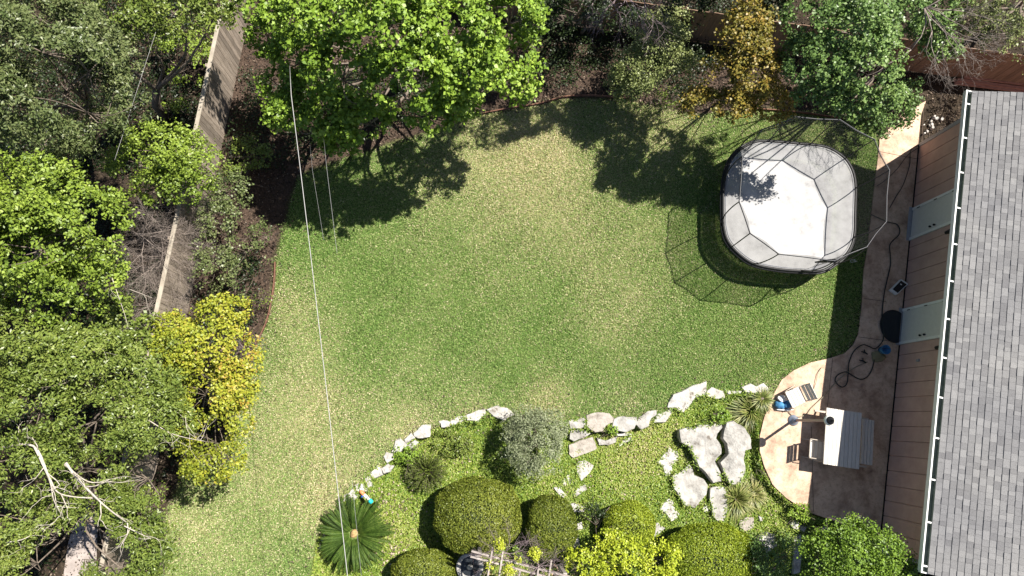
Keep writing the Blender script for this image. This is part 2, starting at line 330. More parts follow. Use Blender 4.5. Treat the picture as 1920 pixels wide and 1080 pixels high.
# ------------------------------------------------------------------ house geometry lines
GA, GB = P(1812, 170, 3.07), P(1727, 1071, 3.07)           # gutter lip
WA, WB = P(1722, 272), P(1654, 970)                        # wall foot
hu = WB-WA; hu /= np.linalg.norm(hu); hn = np.array([-hu[1], hu[0], 0.]);
if hn[0] < 0: hn = -hn                                     # hn points into the house
up = np.array([0, 0, 1.])
WB = WA+hu*(np.dot(GB-WA, hu)-.05)
def patiomat():
    m = noisy('stamped_concrete', [(.28, (.22, .135, .10)), (.42, (.46, .32, .23)), (.55, (.62, .45, .33)), (.8, (.74, .59, .45))], scale=1.7, detail=12, bump=.5, bscale=9, dist=.02, rough=.75)
    nt = m.node_tree; L = nt.links.new; b = nt.nodes['Principled BSDF']; src = b.inputs['Base Color'].links[0].from_socket
    co = coord(nt); v = N(nt, 'ShaderNodeTexNoise'); v.inputs['Scale'].default_value = 13; v.inputs['Detail'].default_value = 10; v.inputs['Roughness'].default_value = .75; L(co, v.inputs[0])
    r = ramp(nt, [(.30, (.42, .38, .36)), (.42, (.78, .75, .73)), (.52, (.97, .97, .97)), (.75, (1.1, 1.08, 1.05))]); L(v.outputs[0], r.inputs[0])
    x = N(nt, 'ShaderNodeMix', data_type='RGBA', blend_type='MULTIPLY'); x.inputs[0].default_value = .8; L(src, x.inputs[6]); L(r.outputs[0], x.inputs[7]); L(x.outputs[2], b.inputs['Base Color'])
    return m
MT['patio'] = patiomat()
pp = [p[:2] for p in PP(patio_px)]
wl = [(WA+hu*t-hn*.03)[:2] for t in (np.dot(P(1651, 997)-WA, hu), 6, 3, 0)]
top = [tuple((WA-hn*.03-hu*1.0)[:2])]
pb = MB(); pb.prism([tuple(p) for p in pp]+[tuple(p) for p in wl]+top, -.34, .035)
po = pb.build('patio', MT['patio'], bevel=.015); meta(po, kind='structure')
# saw-cut joints of the slab as recessed dark strips are thin sheets just proud of it
jm = flat('joint_dark', (.10, .07, .055), .9)
jb = MB()
for a, b in (((1730, 208), (1727, 268)), ((1608, 632), (1684, 642)), ((1618, 560), (1660, 566)), ((1648, 285), (1724, 300)), ((1560, 672), (1546, 800)), ((1520, 800), (1524, 960))):
    A = P(*a); B = P(*b); u = (B-A)/np.linalg.norm(B-A); v = np.cross(up, u); jb.box((A+B)/2+up*.0385, u, v, up, np.linalg.norm(B-A), .012, .004)
meta(jb.build('patio_joints', jm), kind='structure')
# neighbour path and lower paved path
pv = noisy('pale_paving', [(.3, (.26, .22, .20)), (.7, (.45, .39, .36))], scale=4, bump=.4)
b = MB(); b.prism([p[:2] for p in PP([(150, 940), (172, 935), (184, 975), (178, 1130), (112, 1130), (128, 1020)])], -.05, .012); meta(b.build('path', pv), kind='structure')
pv2 = noisy('sandy_paving', [(.3, (.42, .26, .16)), (.7, (.66, .46, .31))], scale=5, bump=.4)
b = MB(); b.prism([(p[0], p[1]) for p in PP([(852, 1028), (900, 1035), (1000, 1045), (1090, 1040), (1110, 1110), (840, 1110)], -.3)], -.4, -.275); meta(b.build('garden_path', pv2), kind='structure')

# ------------------------------------------------------------------ house
def whiteish(name, c): return flat(name, c, .5, v=.05)
MT['white'] = whiteish('white_paint', (.78, .78, .76)); MT['door'] = whiteish('door_paint', (.66, .65, .62))
MT['siding'] = noisy('siding', [(.3, (.46, .30, .26)), (.7, (.57, .385, .335))], scale=2.5, bump=.25, bscale=25, rough=.7)
MT['black'] = flat('black_metal', (.02, .02, .022), .45); MT['gutterin'] = noisy('gutter_inside', [(.3, (.10, .13, .10)), (.7, (.22, .26, .22))], scale=4)
MT['grey'] = flat('grey_trim', (.30, .31, .34), .6)
def shinglemat():
    m, nt, b = newmat('shingle'); L = nt.links.new
    g = N(nt, 'ShaderNodeNewGeometry'); r = ramp(nt, [(0, (.17, .168, .173)), (.2, (.20, .198, .202)), (.7, (.23, .228, .231)), (1, (.265, .262, .263))]); L(g.outputs['Random Per Island'], r.inputs[0])
    co = coord(nt); n = N(nt, 'ShaderNodeTexNoise'); n.inputs['Scale'].default_value = 55; n.inputs['Detail'].default_value = 5; L(co, n.inputs[0])
    r2 = ramp(nt, [(.3, (.78, .78, .78)), (.7, (1.15, 1.15, 1.15))]); L(n.outputs[0], r2.inputs[0])
    x = N(nt, 'ShaderNodeMix', data_type='RGBA', blend_type='MULTIPLY'); x.inputs[0].default_value = 1; L(r.outputs[0], x.inputs[6]); L(r2.outputs[0], x.inputs[7])
    n3 = N(nt, 'ShaderNodeTexNoise'); n3.inputs['Scale'].default_value = .9; n3.inputs['Detail'].default_value = 5; L(co, n3.inputs[0]); r3 = ramp(nt, [(.3, (.88, .88, .9)), (.7, (1.08, 1.07, 1.05))]); L(n3.outputs[0], r3.inputs[0])
    x2 = N(nt, 'ShaderNodeMix', data_type='RGBA', blend_type='MULTIPLY'); x2.inputs[0].default_value = 1; L(x.outputs[2], x2.inputs[6]); L(r3.outputs[0], x2.inputs[7])
    L(x2.outputs[2], b.inputs['Base Color']); b.inputs['Roughness'].default_value = .95; b.inputs['Specular IOR Level'].default_value = .15
    bp = N(nt, 'ShaderNodeBump'); bp.inputs['Strength'].default_value = .5; bp.inputs['Distance'].default_value = .006; L(n.outputs[0], bp.inputs['Height']); L(bp.outputs[0], b.inputs['Normal'])
    return m
house = empty('house', WA, 'single storey house with dusty pink siding and grey shingle roof on the right', 'house')
WL = float(np.dot(WB-WA, hu)); DEPTH = 9.0
def wp(t, z, out=0.0): return WA+hu*t+up*z-hn*out         # point on the front wall; out = towards the yard
doors_t = [float(np.dot(P(1714, 392)-WA, hu)), float(np.dot(P(1709, 452)-WA, hu)), float(np.dot(P(1694, 580.5)-WA, hu)), float(np.dot(P(1687, 646.7)-WA, hu))]
b = MB()
core0, core1 = .06, .12
def wallbox(t0, t1, z0, z1, o0, o1, mb):                    # o: offset inward from the front face
    q = lambda t, o: WA+hu*t+hn*o
    lo = [q(t0, o0), q(t1, o0), q(t1, o1), q(t0, o1)]
    return mb.hexa([p+up*z0 for p in lo], [p+up*z1 for p in lo])
wallbox(0, WL, .03, 3.12, .03, .18, b); wallbox(0, WL, .03, 3.12, DEPTH-.18, DEPTH, b); wallbox(0, .15, .03, 3.12, .181, DEPTH-.181, b); wallbox(WL-.15, WL, .03, 3.12, .181, DEPTH-.181, b)
t = .09
while t < WL-.1:
    t1 = min(t+.392, WL-.1)
    segs = [(t, t1)]
    for a, c in ((doors_t[0]-.02, doors_t[1]+.02), (doors_t[2]-.02, doors_t[3]+.02)):
        ns = []
        for s0, s1 in segs:
            if s1 <= a or s0 >= c: ns.append((s0, s1))
            else:
                if s0 < a: ns.append((s0, a))
                if s1 > c: ns.append((c, s1))
        segs = ns
    for s0, s1 in segs:
        if s1-s0 > .02: wallbox(s0, s1, .06, 3.05, 0, .03, b)
    t += .41
b.build('wall', MT['siding'], house)
b = MB(); wallbox(-.02, WL+.02, -.3, .055, .012, .17, b); b.build('foundation', MT['black'], house)
b = MB(); wallbox(-.035, .085, .06, 3.07, -.015, .028, b); wallbox(-.037, -.003, .06, 3.07, .03, .15, b); b.build('corner_trim', MT['grey'], house)
b = MB(); wallbox(WL-.09, WL+.02, .06, 3.07, -.015, .028, b); b.build('corner_trim', MT['grey'], house)
for i in (0, 2):
    a, c = doors_t[i], doors_t[i+1]
    fr = MB(); wallbox(a, a+.075, .05, 2.15, -.03, .028, fr); wallbox(c-.075, c, .05, 2.15, -.03, .028, fr); wallbox(a, c, 2.151, 2.24, -.03, .028, fr)
    fr.build('door_frame', MT['white'], house)
    dm = MB(); wallbox(a+.078, c-.078, .07, 2.12, -.012, .026, dm)
    d = dm.build('door', MT['door'], house)
    pm = MB()
    for (za, zb) in ((.25, .95), (1.12, 1.98)):
        for (ta, tb) in ((a+.17, (a+c)/2-.04), ((a+c)/2+.04, c-.17)): wallbox(ta, tb, za, zb, -.020, -.013, pm)
    for z in (.35, 1.1, 1.85):
        hb = MB(); wallbox(a+.066, a+.088, z-.06, z+.06, -.042, -.031, hb); hb.build('hinge', MT['black'], d)
    for z in (.98, 1.16):
        kb = MB(); kb.tube([wp(c-.15, z, .012), wp(c-.15, z, .03), wp(c-.15, z, .045), wp(c-.15, z, .075)], [.018, .018, .033, .028], 10); kb.build('knob', MT['black'], d, smooth=True)
    sb = MB(); wallbox(a-.02, c+.02, .02, .05, -.12, .02, sb); sb.build('door_sill', MT['grey'], house)
for t in (doors_t[1]+.28, doors_t[3]+.3):
    lb = MB(); lb.tube([wp(t, 1.9, 0), wp(t, 1.9, .06)], .05, 10); lb.tube([wp(t, 1.78, .1), wp(t, 2.02, .1)], [.05, .07], 8); lb.tube([wp(t, 2.03, .1), wp(t, 2.08, .1)], [.085, .02], 8)
    lb.build('wall_lamp', MT['black'], house)
b = MB(); b.box(wp(doors_t[3]+.55, .95, .02), hu, up, hn, .07, .11, .03); b.build('outlet_box', MT['grey'], house)
# roof
GD = (GB-GA)/np.linalg.norm(GB-GA); rn = np.array([-GD[1], GD[0], 0.]);
if rn[0] < 0: rn = -rn
GLn = float(np.linalg.norm(GB-GA)); pitch = rad(22.6); slope = rn*math.cos(pitch)+up*math.sin(pitch); rnrm = -rn*math.sin(pitch)+up*math.cos(pitch)
R_0 = GA+rn*.165+up*.02                                     # lower roof edge start
RUN = 5.6
b = MB()
def slab(o, u, v, nn, a, c, h): return [o, o+u*a, o+u*a+v*c, o+v*c], [o+nn*h, o+u*a+nn*h, o+u*a+v*c+nn*h, o+v*c+nn*h]
lo, hi = slab(R_0-rnrm*.03, GD, slope, rnrm, GLn, RUN, .028); b.hexa(lo, hi)
slope2 = rn*math.cos(pitch)-up*math.sin(pitch); rn2 = rn*math.sin(pitch)+up*math.cos(pitch); ridge = R_0+slope*RUN
lo, hi = slab(ridge-rn2*.03, GD, slope2, rn2, GLn, RUN, .04); b.hexa(lo, hi)
roof = b.build('roof', MT['grey'], house)
sb = MB(); course = .143; nr = int(RUN/course)
for i in range(nr):
    t = -.02-random.uniform(0, .15)
    while t < GLn+.01:
        ln = random.choice([.10, .13, .15, .18, .21]); e = min(t+ln, GLn+.02); s = max(t, -.02)
        if e > s+.01:
            th = random.choice([.004, .006, .010, .013])
            o = R_0+GD*(s+.001)+slope*(i*course-.02); o2 = o+slope*(course+.012)
            w_ = e-s-.003; base = rnrm*.001
            top0 = rnrm*(th+.009); top1 = rnrm*(.0035)
            sb.hexa([o+base, o+GD*w_+base, o2+GD*w_+base, o2+base], [o+top0, o+GD*w_+top0, o2+GD*w_+top1, o2+top1])
        t += ln
sb.build('shingles', shinglemat(), roof)
# gutter: white trough with straps
b = MB(); o = GA
def gbox(s0, s1, z0, z1, mb, t0=0.0, t1=None):
    t1 = GLn if t1 is None else t1
    lo = [GA+rn*s0+GD*t0, GA+rn*s0+GD*t1, GA+rn*s1+GD*t1, GA+rn*s1+GD*t0]
    mb.hexa([p+up*z0 for p in lo], [p+up*z1 for p in lo])
gbox(0, .035, -.10, .0, b); gbox(0, .18, -.125, -.101, b); gbox(.0, .18, -.10, 0, b, -.03, -.001); gbox(0, .18, -.10, 0, b, GLn+.001, GLn+.03)
gut = b.build('gutter', MT['white'], house)
b = MB(); gbox(.036, .179, -.099, -.085, b); gbox(.181, .20, -.16, .0, b); b.build('gutter_lining', MT['gutterin'], gut)
nstr = 13
for i in range(nstr):
    t = .35+i*(GLn-.5)/(nstr-1); b = MB(); gbox(.03, .15, -.006, .006, b, t, t+.035); b.build('gutter_strap', MT['white'], gut)
b = MB(); gbox(.201, .86, -.13, -.115, b, .02, GLn-.02); b.build('soffit', MT['white'], house)
# gable ends
for t in (.3, GLn-.35):
    b = MB(); p0 = R_0+GD*t+slope*.45-rnrm*.04; p1 = R_0+GD*t+slope*RUN-rnrm*.04; p2 = R_0+GD*t+slope*RUN+slope2*(RUN-.45)-rnrm*.04
    q = [p0, p2, p1]; b.add([p for p in q]+[p+GD*.05 for p in q], [(0, 1, 2), (5, 4, 3), (0, 3, 4, 1), (1, 4, 5, 2), (2, 5, 3, 0)]); b.build('gable', MT['siding'], house)

# ------------------------------------------------------------------ fences
def fence(name, A, B, h, mcol, label, step=.145, capw=.1, foot=False, cap=True):
    A = np.array(A); B = np.array(B); L_ = np.linalg.norm(B-A); u = (B-A)/L_; v = np.cross(up, u)
    root = empty(name, A, label, 'fence'); b = MB(); n = int(L_/step)
    for i in range(n):
        c = A+u*(i+.5)*step; hh = h+random.uniform(-.015, .015); b.box(c+up*(hh/2+.03)+v*random.uniform(-.004, .004), u, v, up, step-.008, .02, hh)
    b.build('boards', mcol, root)
    b = MB()
    for z in (.35, h-.25): b.box((A+B)/2+up*z-v*.03, u, v, up, L_, .035, .09)
    b.build('rail', mcol, root)
    m = int(L_/2.4)+1
    for i in range(m+1):
        b = MB(); b.box(A+u*min(i*2.4+.05, L_-.05)+up*(h+.02)/2-v*.095, u, v, up, .09, .09, h+.02); b.build('post', mcol, root)
    if cap: b = MB(); b.box((A+B)/2+up*(h+.07), u, v, up, L_, capw, .03); b.build('cap', MT['capwood'], root)
    
    return root
MT['greywood'] = noisy('weathered_wood', [(.3, (.15, .12, .09)), (.5, (.27, .22, .175)), (.7, (.38, .32, .26))], scale=3, stretch=(9, 9, .8), bump=.4, island=.32)
MT['brownwood'] = noisy('brown_wood', [(.3, (.17, .105, .07)), (.7, (.30, .195, .135))], scale=3, stretch=(9, 9, .8), bump=.4, island=.15)
MT['capwood'] = noisy('cap_wood', [(.3, (.28, .24, .19)), (.7, (.44, .39, .32))], scale=5, bump=.4)
FA, FB = P(405, 67, 1.8), P(290, 600, 1.8); fu = (FB-FA)/np.linalg.norm(FB-FA); FA2 = FA-fu*4; FB2 = FB+fu*9.5; FA2[2] = FB2[2] = 0
fence('wooden_fence', FA2, FB2, 1.74, MT['greywood'], 'weathered grey wooden fence running down the left side between the trees', foot=1, capw=.10)
TA, TB = P(1700, 133), P(1920, 163); tu = (TB-TA)/np.linalg.norm(TB-TA)
fence('wooden_fence', TB+tu*3, TA-tu*16, 1.55, MT['brownwood'], 'reddish brown board fence behind the trees along the top edge', cap=False)
lum = empty('lumber_stack', P(1850, 160), 'reddish timber planks stacked beside the brown fence near the roof corner', 'lumber')
MT['redwood'] = noisy('red_wood', [(.3, (.26, .12, .09)), (.7, (.44, .25, .19))], scale=3, stretch=(2, 9, 9), bump=.4)
for i, (a, c, z) in enumerate((((1785, 152), (1990, 176), .06), ((1787, 157), (1990, 182), .06), ((1790, 153), (1985, 178), .115), ((1800, 148), (1980, 170), .16))):
    A = P(*a); B = P(*c); u = (B-A)/np.linalg.norm(B-A); bb = MB(); bb.box((A+B)/2+up*z, u, np.cross(up, u), up, np.linalg.norm(B-A), .10, .045); bb.build('plank', MT['redwood'], lum)
# edging strips of the beds
MT['edge'] = noisy('rusty_edging', [(.3, (.13, .06, .04)), (.7, (.25, .13, .09))], scale=8)
def edging(pts, label):
    pth = smooth_path([P(x, y) for x, y in pts], 6); b = MB()
    for a, c in zip(pth[:-1], pth[1:]):
        u = (c-a)/(np.linalg.norm(c-a)+1e-9); b.box((a+c)/2+up*.03, u, np.cross(up, u), up, np.linalg.norm(c-a)*1.02, .028, .15)
    meta(b.build('bed_edging', MT['edge']), label, 'edging')
edging([(517, 492), (514, 540), (502, 600), (481, 645)], 'rusty brown edging strip between the lawn and the left bed')
edging([(905, 214), (960, 204), (1010, 196), (1060, 183), (1120, 181), (1190, 188)], 'dark edging strip along the shaded bed above the lawn')
edging([(1390, 205), (1450, 208), (1520, 215), (1600, 228)], 'dark edging strip behind the trampoline at the foot of the trees')

# ------------------------------------------------------------------ stones
RIM = []
def stone(name, pts, z1, mat, label, cat, group=None, z0=None, seed=0, rough=.03):
    g = random.Random(seed*13+5); nz = Noise(7, seed+50)
    if name == 'edging_stone': mx_, my_ = np.mean(pts, 0); pts = [(mx_+(x-mx_)*1.1, my_+(y-my_)*1.1) for x, y in pts]
    c = np.mean([P(x, y, z1)[:2] for x, y in pts], 0); poly = [P(x, y, z1)[:2] for x, y in pts]
    out = []
    n = len(poly)
    for i in range(n):
        a, b_ = np.array(poly[i]), np.array(poly[(i+1) % n]); m = max(1, int(np.linalg.norm(b_-a)/.045))
        for k in range(m): out.append(a+(b_-a)*k/m)
    q = np.array(out); q3 = np.concatenate([q, np.zeros((len(q), 1))], 1); dj = nz(q3)*.013+Noise(22, seed+51)(q3)*.009
    dirn = q-c; rr = np.linalg.norm(dirn, axis=1, keepdims=True); dirn /= rr+1e-9
    q = q+dirn*dj[:, None]; Nq = len(q); base = z1-.4 if z0 is None else z0
    rings = [(1.0, base, -.04), (1.0, z1-.05, .0), (1.0, z1-.012, -.008), (1, z1, -.025)]
    V = []
    for s, z, ins in rings: V += [(*(c+(p-c)+d*ins), z) for p, d in zip(q, dirn)]
    for s in (.75, .5, .25): V += [(*(c+(p-c)*s), z1) for p in q]
    V.append((*c, z1)); V = np.array(V)
    top = slice(Nq*3, None); T = V[top].copy(); T[:, 2] = 0
    V[top, 2] += nz(T*.5)*rough*.7+Noise(16, seed+9)(T)*rough*.4
    F = []
    for r in range(6): F += [(r*Nq+i, r*Nq+(i+1) % Nq, (r+1)*Nq+(i+1) % Nq, (r+1)*Nq+i) for i in range(Nq)]
    F += [(6*Nq+i, 6*Nq+(i+1) % Nq, 7*Nq) for i in range(Nq)]
    o = MB().add(V, F).build(name, mat)
    bm = bmesh.new(); bm.from_mesh(o.data); bmesh.ops.recalc_face_normals(bm, faces=bm.faces); bm.to_mesh(o.data); bm.free()
    RIM.extend([(p[0], p[1], z1) for p in q])
    for p in o.data.polygons: p.use_smooth = True
    o.data.set_sharp_from_angle(angle=rad(28))
    return meta(o, label, cat, group)
A5 = lambda p: cr(1000, 700, 2.843, p); A6 = lambda p: cr(560, 740, 3.176, p); A7 = lambda p: cr(1340, 860, 4.364, p)
W, G_, T_ = MT['stonewhite'], MT['stone'], MT['stonetan']
ordn = ['first', 'second', 'third', 'fourth', 'fifth', 'sixth', 'seventh', 'eighth', 'ninth', 'tenth', 'eleventh', 'twelfth', 'thirteenth', 'fourteenth', 'fifteenth', 'sixteenth']
left_stones = [([(55, 920), (75, 875), (125, 880), (130, 915), (90, 945)], 'small white stone at the lower left fronds of the cycad'),
 ([(98, 830), (150, 830), (160, 870), (110, 872)], 'shaded stone half hidden by the left fronds of the cycad'),
 ([(250, 640), (270, 620), (285, 640), (272, 655)], None), ([(275, 600), (320, 565), (360, 590), (350, 625), (300, 635), (275, 625)], None),
 ([(330, 540), (355, 530), (362, 580), (340, 575)], None), ([(358, 555), (372, 525), (398, 545), (408, 575), (368, 580)], None), ([(395, 500), (420, 485), (440, 545), (410, 560)], None),
 ([(430, 470), (468, 425), (488, 450), (498, 478), (440, 502)], None), ([(487, 440), (530, 410), (565, 425), (545, 460), (507, 472)], None), ([(505, 370), (520, 345), (585, 350), (560, 385), (525, 406)], None),
 ([(555, 340), (575, 275), (603, 265), (643, 305), (600, 343)], None), ([(650, 302), (690, 272), (712, 285), (670, 325)], None), ([(628, 265), (668, 230), (688, 258), (640, 292)], None),
 ([(682, 230), (730, 185), (785, 178), (780, 250), (710, 260), (688, 250)], None), ([(838, 160), (862, 152), (902, 162), (898, 190), (850, 195)], None),
 ([(905, 155), (950, 132), (990, 128), (998, 145), (940, 178), (908, 178)], None), ([(1002, 120), (1060, 98), (1110, 85), (1112, 110), (1070, 160), (1006, 150)], None),
 ([(1122, 90), (1180, 65), (1240, 80), (1280, 118), (1220, 150), (1160, 130)], None)]
k = 0
for i, (pts, lb) in enumerate(left_stones):
    if lb is None: lb = f'{ordn[k]} white edging stone counted from the cycad along the lawn edge towards the grey bush'; k += 1
    stone('edging_stone', A6(pts), .05 if i > 1 else -.08, W, lb, 'stone', 'pale stones edging the lawn', z0=-.45, seed=i)
right_stones = [([(192, 250), (273, 238), (276, 284), (240, 294), (195, 294)], 0, G_), ([(287, 225), (330, 212), (400, 218), (425, 240), (418, 262), (385, 278), (370, 303), (330, 312), (287, 280)], .04, T_),
 ([(428, 290), (432, 245), (480, 232), (548, 235), (551, 262), (538, 293), (500, 310), (440, 306)], .03, G_), ([(550, 270), (567, 235), (610, 205), (653, 200), (650, 225), (625, 240), (615, 280), (580, 296)], .03, G_),
 ([(647, 260), (662, 217), (738, 188), (733, 215), (700, 262)], .0, W), ([(720, 180), (745, 115), (800, 95), (850, 70), (915, 50), (918, 110), (860, 130), (830, 180), (800, 205), (765, 180)], .06, W),
 ([(922, 105), (950, 75), (1008, 95), (1018, 130), (990, 138), (925, 122)], .03, W), ([(1022, 88), (1060, 92), (1110, 95), (1105, 108), (1040, 112)], 0, W), ([(1115, 75), (1160, 55), (1190, 70), (1225, 52), (1250, 75), (1245, 100), (1180, 105), (1130, 98)], .05, W)]
for i, (pts, z, m) in enumerate(right_stones):
    stone('edging_stone', A5(pts), z+.02, m, f'{ordn[i]} edging stone counted rightwards from the grey bush to the patio grasses', 'stone', 'pale stones edging the lawn', z0=-.45, seed=30+i)
lower = [([(195, 300), (262, 298), (310, 318), (270, 350), (215, 366), (192, 350)], -.10, G_, 'grey wedge stone right of the grey bush in the second course'),
 ([(185, 380), (265, 352), (320, 337), (342, 400), (280, 430), (215, 452), (190, 430)], -.18, T_, 'broad tan slab right of the grey bush, lowest of the stacked stones'),
 ([(338, 342), (385, 358), (448, 337), (440, 365), (400, 385), (350, 382)], -.16, G_, 'thin grey stone tucked under the speckled tan edging stone'),
 ([(432, 320), (500, 316), (530, 326), (470, 336), (440, 336)], -.14, W, 'narrow white stone sliver under the third edging stone'),
 ([(455, 378), (497, 346), (530, 338), (530, 358), (490, 367), (460, 390)], -.22, W, 'small broken white stone at the end of the stacked stones'),
 ([(655, 475), (690, 430), (715, 415), (722, 392), (770, 420), (778, 455), (740, 490), (735, 535), (705, 550), (690, 500)], -.22, W, 'angular white stepping stone above the large flat one'),
 ([(742, 545), (800, 510), (830, 478), (850, 500), (860, 540), (915, 565), (932, 600), (925, 650), (865, 718), (800, 705), (770, 650), (745, 610)], -.14, G_, 'large flat pale stepping stone left of the reed tuft'),
 ([(672, 722), (690, 690), (720, 658), (745, 680), (755, 720), (780, 750), (770, 775), (735, 788), (715, 760)], -.22, W, 'hourglass shaped white stepping stone below the large flat one'),
 ([(780, 300), (835, 285), (860, 295), (880, 275), (930, 272), (1003, 262), (1008, 290), (985, 310), (975, 345), (1000, 380), (1003, 430), (973, 470), (1000, 530), (1003, 580), (960, 583), (930, 545), (880, 500), (855, 440), (830, 390), (790, 370), (780, 340)], .02, G_, 'largest grey boulder, left of the deep crack'),
 ([(1030, 265), (1065, 255), (1120, 285), (1155, 330), (1165, 400), (1130, 410), (1125, 470), (1130, 520), (1105, 580), (1075, 595), (1050, 590), (1015, 520), (1000, 475), (1044, 430), (1036, 375), (1012, 345), (1020, 300)], .05, G_, 'tall grey boulder between the deep crack and the patio'),
 ([(945, 610), (985, 600), (1020, 610), (1035, 650), (1040, 720), (1020, 790), (985, 790), (955, 760), (945, 680)], -.12, G_, 'upright grey slab under the lower reed tuft'),
 ([(1100, 790), (1130, 765), (1175, 770), (1180, 820), (1140, 850), (1100, 820)], -.17, T_, 'tan lumpy stone in the ground cover near the patio'),
 ([(895, 725), (925, 700), (942, 725), (920, 745)], -.22, W, 'small white stone between the large flat stone and upright slab'),
 ([(1200, 760), (1220, 765), (1225, 790), (1205, 790)], -.2, W, 'tiny white stone right of the tan lumpy one'),
 ([(1200, 880), (1251, 845), (1290, 860), (1300, 920), (1250, 960), (1205, 930)], -.02, W, 'dappled white boulder under the bottom shrub leaves'),
 ([(630, 810), (665, 795), (705, 825), (680, 850), (635, 880)], -.2, G_, 'grey stepping stone beside the light green rounded hedge'),
 ([(232, 495), (240, 465), (275, 462), (325, 490), (310, 530), (255, 578), (235, 540)], -.2, W, 'tapered pale stepping stone below the broad tan slab'),
 ([(145, 580), (200, 520), (217, 550), (215, 595), (170, 600)], -.22, W, 'mottled white stepping stone just right of the grey bush foot'),
 ([(105, 605), (140, 608), (180, 650), (165, 668), (130, 650)], -.2, W, 'slanting bright white stone above the dark round hedge'),
 ([(208, 645), (235, 610), (280, 592), (285, 620), (225, 663)], -.22, G_, 'long grey stepping stone sloping up to the right'),
 ([(180, 705), (215, 688), (280, 715), (270, 738), (210, 742)], -.2, W, 'white wedge stone touching the dark round hedge'),
 ([(222, 800), (260, 790), (265, 830), (225, 840)], -.2, W, 'small white stone between the dark round hedge and brown shrub'),
 ([(212, 890), (240, 870), (250, 925), (215, 940)], -.22, G_, 'grey stone between the dark round hedge and the lime shrub')]
for i, (pts, z, m, lb) in enumerate(lower):
    stone('boulder' if 'boulder' in lb else 'garden_stone', A5(pts), z, m, lb, 'boulder' if 'boulder' in lb else 'stone', z0=-.5, seed=60+i, rough=.05 if 'boulder' in lb else .03)
for i, (pts, z, lb) in enumerate((([(622, 530), (660, 500), (692, 518), (683, 582), (640, 570)], -.15, 'sunlit white block below the curved patio edge'), ([(695, 530), (755, 560), (730, 610), (697, 590)], -.18, 'shaded stone beside the white block below the patio'),
   ([(810, 570), (900, 550), (960, 570), (930, 610), (840, 620)], -.18, 'wide grey stone in the shade under the patio edge'), ([(650, 650), (705, 610), (720, 780), (700, 930), (640, 945)], -.18, 'long slab beside the leafy tree at the bottom'))):
    stone('garden_stone', A7(pts), z, G_ if i else W, lb, 'stone', z0=-.5, seed=120+i)
g0 = np.random.default_rng(5)
# rubble by the house corner
for i in range(14):
    x = 1732+g0.uniform(0, 42); y = 208+g0.uniform(0, 52)
    if x-1732 > (262-y)*.95: x = 1732+abs(g0.normal())*8
    r = g0.uniform(2, 4.5); pts = [(x+r*math.cos(a)*g0.uniform(.7, 1.2), y+r*math.sin(a)*g0.uniform(.7, 1.2)) for a in np.linspace(0, 5.4, 6)]
    stone('rubble_stone', pts, .10, W, 'white rubble stone among debris at the far corner of the house', 'stone', 'white rubble stones by the house corner', z0=-.05, seed=200+i)

# weeds creeping over the rims of the stones, thick on some stretches and absent on others
rp_ = np.array(RIM); rp_ = rp_[sdist(rp_[:, 0], rp_[:, 1], GARD) < .12]; g3 = np.random.default_rng(77); rp_ = np.repeat(rp_, 5, axis=0)
rp_ = rp_[Noise(3.2, 78)(rp_*[1, 1, 0]) > -.15]; C = rp_+g3.normal(size=rp_.shape)*[.045, .045, .02]+[0, 0, .012]
V, F = leafquads(C, g3.normal(size=C.shape)*.5+[0, 0, 1], g3.uniform(.035, .065, len(C)), g3.uniform(.022, .04, len(C)), g3)
meta(npmesh('creeping_weeds', V, F, MT['cover'], tint=np.clip(g3.normal(.35, .22, len(C)), 0, 1)), 'small green weeds creeping over the rims of the garden stones', 'weeds', kind='stuff')

# ------------------------------------------------------------------ trampoline
MT['mat'] = noisy('trampoline_mat', [(.3, (.28, .275, .28)), (.42, (.40, .395, .40)), (.55, (.47, .465, .47)), (.7, (.53, .525, .53))], scale=2.2, detail=12, rough=.6, bump=.2, bscale=30)
_m = MT['mat']; _nt = _m.node_tree; _o = [x for x in _nt.nodes if x.type == 'OUTPUT_MATERIAL'][0]; _t = N(_nt, 'ShaderNodeBsdfTransparent'); _x = N(_nt, 'ShaderNodeMixShader'); _x.inputs[0].default_value = .16
_nt.links.new(_nt.nodes['Principled BSDF'].outputs[0], _x.inputs[1]); _nt.links.new(_t.outputs[0], _x.inputs[2]); _nt.links.new(_x.outputs[0], _o.inputs[0])
MT['net'] = None
m, nt, b_ = newmat('net'); L = nt.links.new; tr = N(nt, 'ShaderNodeBsdfTransparent'); mx = N(nt, 'ShaderNodeMixShader'); mx.inputs[0].default_value = .36
b_.inputs['Base Color'].default_value = (.015, .015, .018, 1); b_.inputs['Roughness'].default_value = .7
L(tr.outputs[0], mx.inputs[1]); L(b_.outputs[0], mx.inputs[2]); L(mx.outputs[0], [x for x in nt.nodes if x.type == 'OUTPUT_MATERIAL'][0].inputs[0]); MT['net'] = m
m2, nt, b_ = newmat('skirt'); L = nt.links.new; tr = N(nt, 'ShaderNodeBsdfTransparent'); mx = N(nt, 'ShaderNodeMixShader'); mx.inputs[0].default_value = .72
b_.inputs['Base Color'].default_value = (.015, .015, .018, 1); L(tr.outputs[0], mx.inputs[1]); L(b_.outputs[0], mx.inputs[2]); L(mx.outputs[0], [x for x in nt.nodes if x.type == 'OUTPUT_MATERIAL'][0].inputs[0])
Tz = lambda p: cr(1220, 200, 2.7, p)
HM, HR = .87, 2.55
outl = Tz([(368, 600), (366, 500), (370, 400), (392, 300), (440, 228), (520, 182), (600, 176), (750, 188), (880, 203), (960, 243), (1010, 300), (1035, 385), (1034, 540), (1028, 660), (995, 740), (930, 797), (860, 832), (760, 832), (640, 822), (520, 795), (435, 735), (385, 670)])
